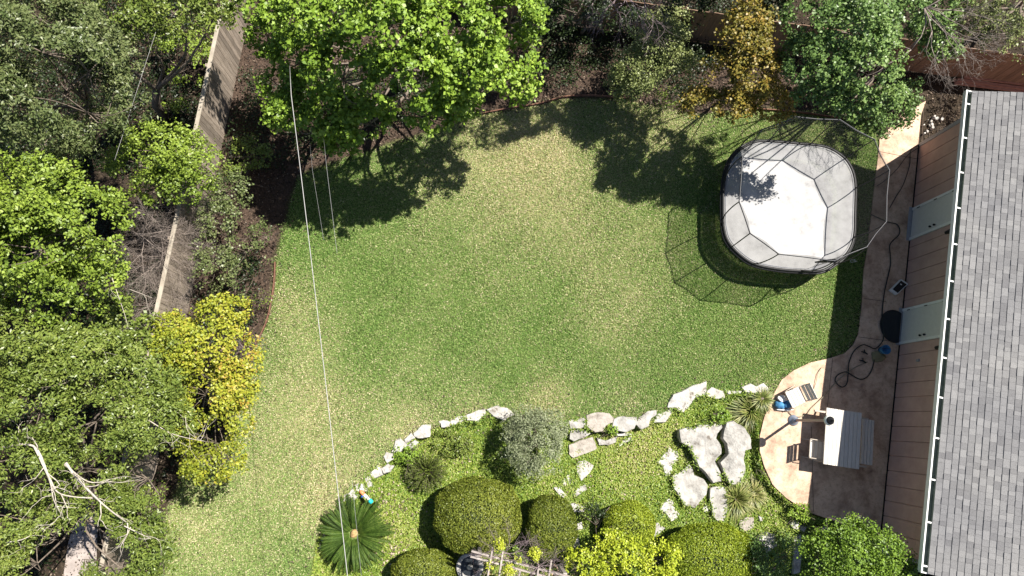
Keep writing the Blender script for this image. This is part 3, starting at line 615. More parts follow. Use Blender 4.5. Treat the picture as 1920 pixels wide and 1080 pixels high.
ring = smooth_path([P(x, y, HM) for x, y in outl]+[P(*outl[0], HM)], 5)[:-1]
ring = np.array(ring); tc = ring.mean(0)
tramp = empty('trampoline', (tc[0], tc[1], 0), 'rounded square trampoline with pale mat and black safety net on the lawn', 'trampoline')
b = MB(); n = len(ring)
V = [ring+0, tc+(ring-tc)*.985]; V[0][:, 2] = HM+.012; V[1][:, 2] = HM+.012
for s, dz in ((.9, .012), (.7, -.01), (.5, -.03), (.25, -.045)): q = tc+(ring-tc)*s; q[:, 2] = HM+dz+.002*np.sin(q[:, 0]*5)*np.cos(q[:, 1]*4); V.append(q)
VV = np.concatenate(V+[[tc+[0, 0, -.05]]]); F = []
for r in range(len(V)-1): F += [(r*n+i, r*n+(i+1) % n, (r+1)*n+(i+1) % n, (r+1)*n+i) for i in range(n)]
r = len(V)-1; F += [(r*n+i, r*n+(i+1) % n, (r+1)*n) for i in range(n)]
b.add(VV, [f[::-1] if ring[0][0] is None else f for f in F]); b.build('mat', MT['mat'], tramp, smooth=True)
b = MB(); b.tube(list(ring)+[ring[0], ring[1]], .042, 8, False); b.build('frame', MT['black'], tramp, smooth=True)
b = MB(); q = tc+(ring-tc)*1.025; q[:, 2] = HM-.05; b.tube(list(q)+[q[0], q[1]], .035, 6, False); b.build('net_base_band', MT['black'], tramp, smooth=True)
b = MB(); q = tc+(ring-tc)*.965; q[:, 2] = HM+.02; b.tube(list(q)+[q[0]], .008, 5, False); b.build('seam', MT['grey'], tramp, smooth=True)
low = tc+(ring-tc)*.84; low[:, 2] = .12
b = MB(); b.tube(list(low)+[low[0]], .03, 8, False); b.build('base_ring', MT['black'], tramp, smooth=True)
b = MB(); midr = tc+(ring-tc)*.97; midr[:, 2] = HM-.1; sk = tc+(ring-tc)*.88; sk[:, 2] = .3
b.add(np.concatenate([midr, sk]), [(i, (i+1) % n, n+(i+1) % n, n+i) for i in range(n)]); b.build('skirt', m2, tramp)
b = MB()
for i in range(0, n, 2): b.tube([low[i], ring[i]-[0, 0, .03]], .008, 4)
b.build('spring_rods', MT['black'], tramp)
for i in range(8):
    j = i*n//8; b = MB(); b.tube([low[j]*[1, 1, 0]+[0, 0, .0], low[j]+[0, 0, .1]], .03, 8); b.build('leg', MT['black'], tramp)
rimz = Tz([(450, 480), (505, 640), (650, 745), (930, 780), (1095, 710), (1195, 580), (1210, 320), (1135, 165), (960, 65), (735, 50), (565, 115), (465, 252)])
rim = np.array([P(x, y, HR) for x, y in rimz]); rcen = rim.mean(0)
nearest = lambda p: ring[np.argmin(np.linalg.norm((ring-p)[:, :2], axis=1))]
feet = np.array([(nearest(p)*.55+p*.45)*[1, 1, 0]+[0, 0, HM] for p in rim]); feet = np.array([nearest(p)*[1, 1, 0]+[0, 0, HM] for p in feet])
b = MB(); m_ = len(rim); segs = 6; VV = []
for j in range(segs+1):
    s = j/segs; sag = .05*math.sin(math.pi*s)
    for i in range(m_):
        a = feet[i]+(rim[i]-feet[i])*s; nx = feet[(i+1) % m_]+(rim[(i+1) % m_]-feet[(i+1) % m_])*s
        for q_ in (0, .25, .5, .75): p = a+(nx-a)*q_; pin = (rcen-p); pin[2] = 0; VV.append(p+pin*.03*math.sin(math.pi*q_))
mm = m_*4; b.add(VV, [(j*mm+i, j*mm+(i+1) % mm, (j+1)*mm+(i+1) % mm, (j+1)*mm+i) for j in range(segs) for i in range(mm)]); b.build('net', MT['net'], tramp)
MT['cord'] = flat('pale_cord', (.20, .20, .21), .6)
b = MB(); rp = []
for i in range(m_):
    a = rim[i]; c = rim[(i+1) % m_]; mid = (a+c)/2+(rcen-(a+c)/2)*.008; mid[2] = HR-.02; rp += [a, mid]
b.tube(rp+[rp[0]], .006, 5, False); b.build('rim_cord', MT['cord'], tramp)
b = MB(); b.tube([p-[0, 0, .035] for p in rp]+[rp[0]-[0, 0, .035]], .013, 5, False); b.build('net_hem', MT['black'], tramp)
for i in range(m_):
    b = MB(); o_ = unit((feet[i]-tc)*[1, 1, 0]); b.tube(smooth_path([feet[i], feet[i]+(rim[i]-feet[i])*.35+o_*.08, feet[i]+(rim[i]-feet[i])*.75+o_*.07, rim[i]], 4), .016, 6); b.build('net_pole', MT['black'], tramp, smooth=True)
dd = P(1566, 489, 1.7); b = MB(); b.tube([dd+[-.35, .05, -.4], dd+[-.15, .02, -.1], dd, dd+[.02, 0, .05]], [.02, .05, .06, .02], 8); b.build('net_door_fold', MT['black'], tramp, smooth=True)
# knot of cord on the lawn
b = MB(); c = P(1602, 491, .05); pts = [c+[g0.normal()*.09, g0.normal()*.05, abs(g0.normal())*.02] for _ in range(9)]; b.tube(smooth_path(pts, 4), .007, 5)
meta(b.build('cord_tangle', MT['white'], smooth=True), 'white tangled cord on the shaded grass beside the trampoline', 'cord')

# ------------------------------------------------------------------ picnic table, chairs, lamp post
MT['plank'] = noisy('painted_plank', [(.3, (.50, .47, .43)), (.7, (.66, .62, .57))], scale=6, bump=.2, stretch=(6, 1, 1), island=.06)
MT['beige'] = flat('beige_frame', (.46, .40, .34), .6)
S2 = lambda p: cr(1480, 740, 6.75, p)
tz = .75; tcs = [P(x, y, tz) for x, y in S2([(480, 165), (925, 235), (880, 945), (422, 875)])]
tcen = sum(tcs)/4; tab = empty('picnic_table', (tcen[0], tcen[1], .035), 'picnic table with pale plank top and attached bench at the patio', 'picnic table')
ua = (tcs[1]-tcs[0]+tcs[2]-tcs[3])/2; TW = np.linalg.norm(ua); ua /= TW; va = np.cross(up, ua); TLn = np.linalg.norm(tcs[3]-tcs[0])
def planks(cen, u, v, Wd, Ln, z, nn, mat, name, parent, th=.035, gap=.008):
    b = MB(); s = Wd/nn
    for i in range(nn): b.box(cen*[1, 1, 0]+up*(z-th/2)+u*(-Wd/2+s*(i+.5)), u, v, up, s-gap, Ln-.004*(i % 2), th)
    return b.build(name, mat, parent, bevel=.003)
planks(tcen, ua, va, TW, TLn, tz, 9, MT['plank'], 'tabletop', tab)
bc = [P(x, y, .45) for x, y in S2([(885, 320), (1068, 330), (1060, 890), (870, 865)])]; bcen = sum(bc)/4
bcen = tcen*[1, 1, 0]+ua*(TW/2+.20)+va*-.0; bcen[2] = 0
pe = P(*S2([(1065, 610)])[0], .45); off = np.dot(pe-tcen, ua); bcen = tcen*[1, 1, 0]+ua*(off-.17)+va*np.dot(pe-tcen, va)
planks(bcen, ua, va, .34, 1.22, .45, 4, MT['plank'], 'bench', tab)
for s in (-1, 1):
    b = MB(); c = tcen*[1, 1, 0]+va*s*(TLn/2-.10)
    b.box(c+up*.37+ua*(off-.2-TW*.5)/2-ua*.04, ua, va, up, off+TW/2-.0, .05, .07); b.build('bench_support', MT['beige'], tab)
    b = MB(); b.box(c+up*.69, ua, va, up, TW-.1, .05, .05)
    for q_ in (-1, 1): b.tube([c+ua*q_*.42+up*.035+va*s*.027, c+ua*q_*.2+up*.70+va*s*.027], .028, 6)
    b.build('leg', MT['beige'], tab)
def chair(cx, cy, ang, label, z=.035):
    """low slatted chair; ang = facing direction"""
    o = empty('slatted_chair', (cx, cy, z), label, 'chair'); f = np.array([math.cos(ang), math.sin(ang), 0]); s = np.cross(up, f); c = np.array([cx, cy, z])
    b = MB()
    for i in range(4): b.box(c+f*(-.16+i*.115)+up*.34, f, s, up, .10, .46, .022)
    b.build('seat', MT['plank'], o)
    b = MB(); dirb = unit(-f*.42+up*.9); nb = np.cross(s, dirb)
    for i, hgt in enumerate((.10, .22, .33)): b.box(c-f*.22+up*.34+dirb*hgt, s, dirb, nb, .46, .09, .02)
    b.build('backrest', MT['plank'], o)
    for q_ in (-1, 1):
        b = MB(); b.tube([c+f*.20+s*q_*.22, c-f*.22+s*q_*.22+up*.33, c-f*.22+s*q_*.22+up*.34+dirb*.38], .014, 6); b.build('back_leg', MT['beige'], o)
        b = MB(); b.tube([c-f*.26+s*q_*.245, c+f*.22+s*q_*.245+up*.35], .014, 6); b.build('leg', MT['beige'], o)
        b = MB(); b.tube([c-f*.30+s*q_*.25+up*.50, c+f*.05+s*q_*.25+up*.49], .013, 6); b.build('armrest', MT['beige'], o)
    return o
c1 = P(1532, 843, .35); chair(c1[0], c1[1], math.atan2(ua[1], ua[0]), 'low slatted chair pushed up to the left side of the picnic table')
c2 = P(1492, 744, .35); chair(c2[0], c2[1], rad(203), 'low white slatted chair standing in the sun above the picnic table')
# lamp post
lp = P(1486, 788); lamp = empty('lamp_post', (lp[0], lp[1], .03), 'grey garden lamp post with glass lantern beside the picnic table', 'lamp post')
MT['post'] = flat('post_paint', (.30, .24, .24), .5); MT['bluegrey'] = flat('bluegrey_metal', (.22, .27, .36), .35, metal=.3)
b = MB(); b.lathe((lp[0], lp[1], .035), [(.15, 0), (.15, .03), (.12, .06), (.06, .12), (.05, .22)], 20); b.build('base', MT['bluegrey'], lamp, smooth=True)
b = MB(); b.lathe((lp[0], lp[1], .2), [(.038, 0), (.034, 1.62), (.045, 1.64), (.05, 1.69)], 14); b.build('pole', MT['post'], lamp, smooth=True)
ht = P(1553, 790, 1.8)
b = MB(); b.lathe((lp[0], lp[1], 1.89), [(.05, 0), (.11, .02), (.13, .06), (.12, .12), (.10, .15)], 20); lt = b.build('lantern', MT['white'], lamp, smooth=True)
b = MB(); b.lathe((lp[0], lp[1], 2.04), [(.105, 0), (.09, .02), (.05, .07), (.02, .09), (.015, .13), (.004, .15)], 16); b.build('cap', MT['black'], lt, smooth=True)

# ------------------------------------------------------------------ blue bag, toy, hoses, small things
def blob(name, c, r, mat, parent=None, seed=0, rough=.12, sub=3):
    bm = bmesh.new(); bmesh.ops.create_icosphere(bm, subdivisions=sub, radius=1); nz = Noise(2.5, seed)
    off = parent_world(parent) if parent is not None else Vector((0, 0, 0))
    co = np.array([v.co[:] for v in bm.verts]); dn = nz(co)
    for v, d_ in zip(bm.verts, dn):
        k_ = 1+rough*d_*.5; v.co = Vector((c[0]+v.co.x*r[0]*k_, c[1]+v.co.y*r[1]*k_, c[2]+v.co.z*r[2]*k_))-off
    me = bpy.data.meshes.new(name); bm.to_mesh(me); bm.free()
    for p in me.polygons: p.use_smooth = True
    me.materials.append(mat); return link(bpy.data.objects.new(name, me), parent)
MT['blue'] = noisy('blue_fabric', [(.35, (.03, .13, .30)), (.65, (.10, .30, .50))], scale=8, bump=.4); MT['teal'] = flat('teal_plastic', (.02, .45, .50), .35); MT['orangep'] = flat('orange_plastic', (.75, .25, .10), .35); MT['bluep'] = flat('blue_plastic', (.03, .12, .45), .35)
c = P(1470, 757, .1); bag = empty('garden_bag', (c[0], c[1], .035), 'blue fabric bag with white flap beside the sunlit chair', 'bag')
blob('pouch', c+[-.14, -.04, .03], (.15, .11, .12), MT['blue'], bag, 3, .3); blob('pouch', c+[.10, -.01, .04], (.16, .13, .14), MT['blue'], bag, 4, .3)
blob('flap', c+[-.06, .15, .09], (.16, .10, .04), MT['white'], bag, 5, .5); blob('strap', c+[0, -.17, .02], (.20, .03, .03), MT['white'], bag, 6, .5)
blob('pocket', c+[.13, .15, .05], (.12, .09, .07), MT['grey'], bag, 7, .5)
# toy on the edging stones
c = P(685, 930, .1); toy = empty('water_toy', (c[0], c[1], .06), 'orange, white and teal plastic toy lying on the stones above the cycad', 'toy')
ax = unit(P(700, 942, .1)-P(678, 920, .1))
b = MB(); b.tube([c-ax*.20, c-ax*.17, c-ax*.05], [.02, .05, .05], 10); b.build('handle', MT['orangep'], toy, smooth=True)
b = MB(); b.tube([c-ax*.05, c+ax*.14], [.045, .045], 10); b.build('body', MT['white'], toy, smooth=True)
b = MB(); b.tube([c+ax*.14, c+ax*.16, c+ax*.25, c+ax*.26], [.045, .06, .055, .02], 10); b.build('nozzle', MT['teal'], toy, smooth=True)
b = MB(); sdv = np.cross(up, ax); b.tube([c-ax*.06-sdv*.02, c-ax*.05-sdv*.10], [.035, .02], 8); b.build('trigger', MT['bluep'], toy, smooth=True)
# hoses
MT['hose'] = flat('dark_hose', (.025, .03, .028), .35); MT['hose2'] = flat('olive_hose', (.22, .21, .15), .45)
S3 = lambda p: cr(1560, 480, 3.6, p); S4 = lambda p: cr(1380, 660, 3.178, p); S1 = lambda p: cr(1420, 690, 10.8, p); SZ2 = lambda p: cr(1560, 180, 3.6, p)
def hose(name, pts, r, mat, label):
    P3 = [P(x, y, .06)+[0, 0, .012*(i % 3)] for i, (x, y) in enumerate(pts)]; b = MB(); b.tube(smooth_path(P3, 7), r, 7); return meta(b.build(name, mat, smooth=True), label, 'hose')
hose('garden_hose', S3([(285, 700), (270, 760), (235, 815), (190, 832), (130, 802), (90, 782), (40, 802), (20, 842), (60, 884), (100, 862), (108, 790), (112, 720), (150, 640), (205, 600), (250, 612), (290, 625), (330, 590), (345, 540), (338, 400), (352, 250), (372, 150), (395, 60), (392, -5)])+SZ2([(390, 1000), (455, 930), (440, 870), (370, 850), (265, 800)]), .016, MT['hose'], 'thick dark garden hose looped on the shaded patio and running up the walk')
hose('garden_hose', S3([(240, 715), (150, 755), (60, 820), (0, 880)])+S1([(1512, 370), (1340, 570), (1100, 800), (1000, 925), (850, 988), (700, 955), (635, 880), (622, 800), (650, 760)]), .011, MT['hose2'], 'thin olive hose crossing from the shade to the blue bag')
hose('garden_hose', S1([(1300, -10), (1220, 110), (1180, 280), (1150, 400), (1115, 510)]), .009, MT['hose2'], 'short thin cord entering the sunlit chair from above')
hose('power_cable', SZ2([(580, 330), (530, 370), (520, 470), (480, 600), (430, 680), (385, 760)]), .012, MT['hose'], 'black cable trailing from the house corner down the upper walk')
hose('power_cable', SZ2([(590, 345), (510, 400), (440, 490), (370, 560), (300, 610)]), .010, MT['hose'], 'second black cable crossing the upper walk towards the trampoline')
# pile of garden tools
c = P(1657, 656, .15); bk = empty('blue_bucket', (c[0], c[1], .035), 'dark blue bucket among the coiled hoses below the lower door', 'bucket')
b = MB(); b.lathe((c[0], c[1], .035), [(.10, 0), (.135, .22), (.14, .24), (.125, .24), (.10, .05)], 18); b.build('tub', MT['blue'], bk, smooth=True)
b = MB(); b.tube([c+[math.cos(t)*.135, .02, .1+math.sin(t)*.1] for t in np.linspace(0, math.pi, 9)], .006, 5); b.build('handle', MT['black'], bk)
MT['sack'] = flat('olive_sack', (.25, .22, .12), .8)
meta(blob('empty_sack', P(1646, 670, .05), (.20, .12, .035), MT['sack'], None, 9, .6), 'crumpled olive sack under the tools below the blue bucket', 'sack')
for i, (x, y, lb) in enumerate(((1621, 661, 'black hose nozzle lying above the hose loops'), (1618, 677, 'black spray nozzle lying between the hose loops'))):
    a = P(x, y, .07); b = MB(); b.tube([a+[-.10, .03, 0], a+[0, 0, .02], a+[.08, -.05, .01]], [.012, .026, .018], 7); b.tube([a, a+[.01, .09, 0]], [.018, .014], 6); meta(b.build('hose_nozzle', MT['black'], smooth=True), lb, 'nozzle')
# round black screen by the lower door
c = P(1676, 612, .05); sr = empty('mesh_screen', (c[0], c[1], .04), 'round black mesh screen lying against the wall at the lower door', 'screen')
def clip_disc(r, z):
    pts = []
    for a in np.linspace(0, 2*math.pi, 40, endpoint=False):
        p = c+np.array([math.cos(a)*r, math.sin(a)*r*1.12, 0]); dd_ = np.dot(p-WA, hn); p = p-hn*max(0, dd_+.07); pts.append(np.array([p[0], p[1], z]))
    return pts
b = MB(); b.prism([p[:2] for p in clip_disc(.41, 0)], .05, .07); b.build('mesh', flat('black_mesh', (.022, .026, .03), .8), sr)
b = MB(); q = clip_disc(.42, .075); b.tube(q+[q[0]], .014, 6, False); b.build('hoop', MT['black'], sr)
# panel box
S4b = lambda p: cr(1600, 480, 4.5, p)
q = [P(x, y, .14) for x, y in S4b([(405, 195), (465, 235), (370, 325), (315, 285)])]; cc = sum(q)/4
bx = empty('open_box', (cc[0], cc[1], .035), 'small pale box with dark inside by the wall above the lower door', 'box')
b = MB(); b.hexa([p*[1, 1, 0]+up*.036 for p in q][::-1], [p for p in q][::-1]); b.build('body', MT['white'], bx)
b = MB(); q2 = [cc+(p-cc)*.80+up*.002 for p in q]; b.hexa(q2[::-1], [p+up*.006 for p in q2][::-1]); b.build('panel', MT['black'], bx)
b = MB(); b.box(cc+up*.012+[.05, .07, 0], unit(q[1]-q[0]), unit(q[3]-q[0]), up, .05, .03, .008); b.build('clip', MT['white'], bx)

# bird bath
c = P(881, 1062, .45); bb_ = empty('fountain', (c[0], c[1], -.3), 'round pale stone fountain bowl with dark water at the bottom path', 'fountain')
b = MB(); b.lathe((c[0], c[1], -.28), [(.20, 0), (.20, .06), (.10, .12), (.09, .5), (.20, .62), (.34, .74), (.35, .78), (.31, .79), (.26, .72), (.12, .66)], 30); b.build('bowl', MT['stone'], bb_, smooth=True)
b = MB(); b.lathe((c[0], c[1], .42), [(.27, 0), (.275, .012)], 30); b.build('water', noisy('dark_water', [(.3, (.01, .012, .015)), (.7, (.03, .035, .04))], rough=.08, bump=.2, spec=.5), bb_)
b = MB(); b.lathe((c[0], c[1], .43), [(.06, 0), (.05, .05), (.08, .08), (.03, .12), (.035, .15), (.01, .19)], 16); b.build('spout', MT['stone'], bb_, smooth=True)
# pergola at the bottom
pg = empty('pergola', P(960, 1090, -.3), 'low weathered wooden pergola overgrown with vines at the bottom edge', 'pergola')
MT['pergola'] = noisy('pergola_wood', [(.3, (.26, .22, .20)), (.7, (.44, .39, .36))], scale=4, bump=.4, island=.12)
zp = 1.7
for a, c_ in (((884, 1033), (1070, 1082)), ((882, 1043), (1066, 1092)), ((872, 1098), (1060, 1150))):
    A = P(*a, zp); B = P(*c_, zp); u = unit(B-A); v = np.cross(up, u); b = MB(); b.box((A+B)/2, u, v, up, np.linalg.norm(B-A), .04, .09); b.build('beam', MT['pergola'], pg)
for a, c_ in (((924, 1026), (908, 1120)), ((943, 1034), (930, 1120)), ((1010, 1061), (1000, 1140)), ((1034, 1050), (1020, 1140)), ((975, 1070), (964, 1140))):
    A = P(*a, zp+.09); B = P(*c_, zp+.09); u = unit(B-A); b = MB(); b.box((A+B)/2, u, np.cross(up, u), up, np.linalg.norm(B-A), .038, .05); b.build('rafter', MT['pergola'], pg)
for a in ((900, 1040), (1060, 1078), (892, 1105), (1052, 1146)):
    A = P(*a, zp-.06); b = MB(); b.box((A[0], A[1], (zp-.36)/2), (1, 0, 0), (0, 1, 0), up, .09, .09, zp+.24); b.build('post', MT['pergola'], pg)

# wires
MT['wire'] = flat('wire_grey', (.40, .39, .38), .5); MT['wiredark'] = flat('wire_dark', (.30, .30, .30), .5)
def wire(a, c_, z, r, mat, label, sag=.25, drop=None):
    A = P(*a, z); B = P(*c_, z); b = MB(); pts = ([P(*drop[:2], drop[2])] if drop else [])+ [A+(B-A)*t-up*sag*4*t*(1-t) for t in np.linspace(0, 1, 24)]; b.tube(pts, r, 6); return meta(b.build('overhead_wire', mat, smooth=True), label, 'wire')
wire((546, 178), (668, 1230), 6.0, .0068, MT['wire'], 'thick pale overhead wire crossing the lawn from top to bottom', .1, (543, 120, 4.3))
wire((612, 310), (632, 475), 5.6, .0028, MT['wiredark'], 'thin overhead wire right of the thick one, over the tree shadow', .0, (606, 250, 3.0))
wire((586, 320), (607, 450), 5.4, .002, MT['wiredark'], 'thinnest overhead wire, closest on the right of the thick one', .0, (580, 260, 3.0))
wire((660, 900), (694, 1250), 5.5, .0025, MT['wiredark'], 'thin wire passing over the right half of the cycad', .0)
wire((292, 60), (215, 300), 5.0, .003, MT['wire'], 'thin pale wire between the dark trees at the upper left', .0)

# ------------------------------------------------------------------ plants
def limbs(mb, base, tips, r0, g, wob=.28, seg=6):
    base = np.array(base, float); tips = [np.array(t, float) for t in tips]; cen = np.mean(tips, 0)
    fork = base+(cen-base)*.38+[g.normal()*.1, g.normal()*.1, 0]
    fork[:2] = base[:2]+(cen[:2]-base[:2])*.22
    mb.tube([base-[0, 0, .1], base+(fork-base)*.5+[g.normal()*.05, g.normal()*.05, 0], fork], [r0*1.25, r0, r0*.8], 8)
    for t in tips:
        m1 = fork+(t-fork)*.5+g.normal(size=3)*wob; m1[2] += .1
        mb.tube(smooth_path([fork, m1, t], 3), list(np.linspace(r0*.42, r0*.12, 7)), seg)
def crown_points(blobs, dens, g, nse, gap, low=-.25, inner=.25, fine=-.32):
    Cs, Ds = [], []
    for (c, R) in blobs:
        area = math.pi*R[0]*R[1]; n = int(area*dens*1.35)+8
        d = unit(g.normal(size=(n*3, 3))); d = d[d[:, 2] > low][:int(n*1.5)]
        f = 1-np.abs(g.normal(size=len(d)))*.17; k_ = g.uniform(size=len(d)) < inner; f[k_] = g.uniform(.35, .85, k_.sum())
        lump = 1+.13*nse(d*R*1.6+c*2)+.07*nse(d*R*4+c)
        p = c+d*R*(f*lump)[:, None]; keep = (nse(p*1.0) > gap) & ((nse(p*2.8+7.3) > fine) | (g.uniform(size=len(p)) < .12))
        p = p[keep]; d = d[keep]
        # drop tips buried well inside another blob
        Cs.append(p); Ds.append(d)
    Pn = np.concatenate(Cs); Dn = np.concatenate(Ds); ok = np.ones(len(Pn), bool)
    for c, R in blobs:
        q = np.linalg.norm((Pn-c)/R, axis=1); ok &= ~((q < .5) & (g.uniform(size=len(Pn)) < .7))
    return Pn[ok], Dn[ok]
def tree(name, label, base, blobs, mat, dens=60, per=13, leaf=.10, asp=.75, spread=.16, r0=.1, gap=-1.2, seed=1, cat='tree', tintb=.5, tintv=.22, part='crown', trunk='trunk', low=-.25, bark='bark', upw=.6, extra=None, group=None, inner=.36, fine=-.30):
    """blobs: (px, py, z, rx_px, ry_px, rz_m)"""
    g = np.random.default_rng(seed); nse = Noise(1.1, seed+100)
    B = [(P(x, y, z), np.array([rx*(H-z)/FPX, ry*(H-z)/FPX, rz])) for x, y, z, rx, ry, rz in blobs]
    bz = gz1(*P(*base)[:2]); bp = P(*base, bz)
    dens *= .62; per = int(per*1.5); spread *= .66
    root = empty(name, bp, label, cat, group)
    tp, dn = crown_points(B, dens, g, nse, gap, low, inner, fine)
    tp = tp[tp[:, 2] > bz+.08]; 
    # keep the tips (the crown shell) that belong to this plant
    n = len(tp)
    tt = np.clip(tintb+tintv*.6*Noise(.9, seed+7)(tp)+g.normal(size=n)*tintv*.5, 0, 1)
    idx_ = np.repeat(np.arange(0, n if len(dn) == n else n), per)
    dn = dn[:n]
    C = tp[idx_]+g.normal(size=(len(idx_), 3))*spread*[.62, .62, .42]
    Nn = dn[idx_]*.45+np.array([0, 0, upw])+g.normal(size=(len(idx_), 3))*.55
    C[:, 2] = np.maximum(C[:, 2], bz+.03)
    l = g.uniform(.7, 1.2, len(C))*leaf
    V, F = leafquads(C, Nn, l, l*asp*g.uniform(.8, 1.1, len(C)), g)
    npmesh(part, V, F, MT[mat], root, tint=tt[idx_])
    mb = MB(); tips = []
    for c, R in B: tips.append(c-[0, 0, R[2]*.3])
    limbs(mb, bp, tips, r0, g)
    for c, R in B:
        s0 = c-[0, 0, R[2]*.3]; own = tp[np.linalg.norm((tp-c)/R, axis=1) < 1.25]
        if len(own):
            for j in g.choice(len(own), min(len(own), 9), replace=False):
                t = own[j]; m1 = (s0+t)/2+g.normal(size=3)*.16; mb.tube(smooth_path([s0, m1, t], 3), list(np.linspace(max(.006, r0*.13), .004, 7)), 4)
    mb.build(trunk, MT[bark], root, smooth=True)
    return root
def branchy(mb, p, d, L_, r, g, depth, split=3, spread=.5, seg=4, droop=0.0, curl=.18):
    pts = [p]; q = p; dd_ = d
    for i in range(3):
        dd_ = unit(dd_+g.normal(size=3)*curl-np.array([0, 0, droop])); q = q+dd_*L_/3; pts.append(q)
    mb.tube(pts, list(np.linspace(r, r*.55, 4)), seg)
    if depth > 0:
        for j in range(split):
            s = pts[1+j % 3]; nd = unit(dd_+g.normal(size=3)*spread); branchy(mb, s if j else pts[-1], nd, L_*g.uniform(.55, .8), r*.55, g, depth-1, split, spread, seg, droop, curl)
def bare(name, label, cat, origin, dirs, L_, r, depth, mat, seed, split=3, spread=.5, part=None, droop=0, curl=.18):
    g = np.random.default_rng(seed); mb = MB()
    for d in dirs: branchy(mb, np.array(origin, float)+g.normal(size=3)*.03, unit(np.array(d, float)), L_*g.uniform(.8, 1.1), r, g, depth, split, spread, 4, droop, curl)
    o = mb.build(name, MT[mat], smooth=True); return meta(o, label, cat)

# big bright tree over the top of the lawn
tree('leafy_tree', 'large bright green leafy tree at the top left of the lawn', (760, 150), [(600, 40, 4.8, 100, 70, 1.0), (720, 50, 5.8, 110, 80, 1.1), (860, 55, 5.4, 95, 75, 1.0), (955, 35, 4.8, 80, 55, .9), (640, 140, 4.6, 95, 60, .9), (770, 150, 5.0, 95, 70, 1.0), (890, 135, 4.6, 90, 60, .9),
     (560, 110, 3.6, 60, 60, .7), (530, 165, 3.2, 45, 45, .5), (545, 50, 3.0, 45, 42, .4), (545, 215, 3.0, 60, 38, .6), (620, 215, 3.2, 60, 60, .7), (690, 225, 3.4, 70, 48, .7), (800, 215, 3.8, 60, 38, .6), (860, 195, 3.7, 55, 42, .6), (965, 110, 4.0, 55, 70, .8), (500, 25, 3.6, 75, 45, .7), (500, 75, 2.9, 36, 45, .4), (980, 165, 3.4, 45, 32, .5), (640, 265, 2.6, 45, 25, .4)], 'bright', dens=58, per=15, leaf=.098, asp=.85, r0=.16, seed=11, gap=-.9, tintb=.5, tintv=.3)
# right hand big tree
tree('leafy_tree', 'dense green tree above the trampoline with dark glossy leaves', (1620, 170), [(1590, 60, 5.0, 95, 75, 1.0), (1550, 120, 4.6, 80, 60, .8), (1620, 125, 4.6, 80, 75, .9), (1648, 180, 4.2, 50, 48, .6), (1595, 190, 4.0, 50, 38, .5), (1530, 40, 4.6, 70, 60, .9), (1650, 50, 4.7, 65, 65, .9), (1500, 110, 4.2, 45, 50, .6), (1535, 175, 4.0, 50, 35, .5)], 'deep', dens=66, per=15, leaf=.085, asp=.7, seed=12, r0=.08, gap=-1.0, tintb=.55)
tree('leafy_shrub', 'small glossy shrub at the top end of the walk beside the dense tree', (1680, 200), [(1685, 195, 1.6, 45, 45, .6), (1710, 175, 1.4, 25, 30, .45), (1655, 235, 1.5, 30, 25, .4)], 'deep', dens=60, per=12, leaf=.08, seed=13, r0=.04, cat='shrub')
# orange tree
tree('autumn_tree', 'orange and gold leaved tree left of the dense green tree', (1390, 160), [(1405, 40, 4.2, 48, 42, .8), (1390, 85, 4.2, 55, 50, .8), (1350, 140, 3.8, 55, 42, .7), (1415, 140, 3.8, 55, 60, .8), (1315, 195, 3.2, 50, 36, .5), (1370, 195, 3.4, 60, 38, .6), (1440, 190, 3.2, 55, 40, .6)], 'orange', dens=95, per=13, leaf=.075, seed=14, r0=.045, gap=-2, fine=-.35, tintb=.5, tintv=.35)
# olive shrub
tree('olive_shrub', 'olive grey shrub between the bare purple twigs and the orange tree', (1225, 150), [(1240, 80, 2.6, 55, 50, .7), (1200, 130, 2.2, 60, 50, .6), (1265, 130, 2.3, 45, 50, .6), (1170, 165, 1.6, 40, 35, .5), (1250, 40, 2.2, 40, 30, .5)], 'olive', dens=90, per=14, leaf=.06, seed=15, r0=.05, gap=-1.4, tintb=.6, cat='shrub')
tree('leafy_shrub', 'sparse green shrub with pale flowers at the lawn edge under the olive shrub', (1215, 195), [(1215, 190, .7, 45, 22, .35), (1265, 180, .6, 25, 25, .3)], 'midgreen', dens=25, per=9, leaf=.06, seed=16, r0=.02, cat='shrub', gap=-.5)
# dark evergreens at the very top
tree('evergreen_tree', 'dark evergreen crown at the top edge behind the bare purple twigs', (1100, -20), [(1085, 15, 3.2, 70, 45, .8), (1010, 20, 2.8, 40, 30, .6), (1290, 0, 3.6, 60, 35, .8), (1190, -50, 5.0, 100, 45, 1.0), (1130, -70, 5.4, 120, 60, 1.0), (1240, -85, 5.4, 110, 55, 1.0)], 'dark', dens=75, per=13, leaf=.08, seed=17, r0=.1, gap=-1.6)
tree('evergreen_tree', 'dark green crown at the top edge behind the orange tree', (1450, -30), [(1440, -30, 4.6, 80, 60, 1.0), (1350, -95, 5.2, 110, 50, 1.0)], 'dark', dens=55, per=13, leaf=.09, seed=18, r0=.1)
tree('evergreen_shrub', 'dark shrubs hiding the brown fence right of the large bright tree', (1090, 60), [(1000, 42, 1.3, 40, 30, .5), (1060, 36, 1.4, 45, 30, .5), (1120, 32, 1.4, 45, 30, .5), (1180, 42, 1.2, 40, 28, .5), (1290, 60, .9, 30, 18, .3)], 'dark', dens=85, per=13, leaf=.07, seed=42, r0=.05, cat='shrub', gap=-2)
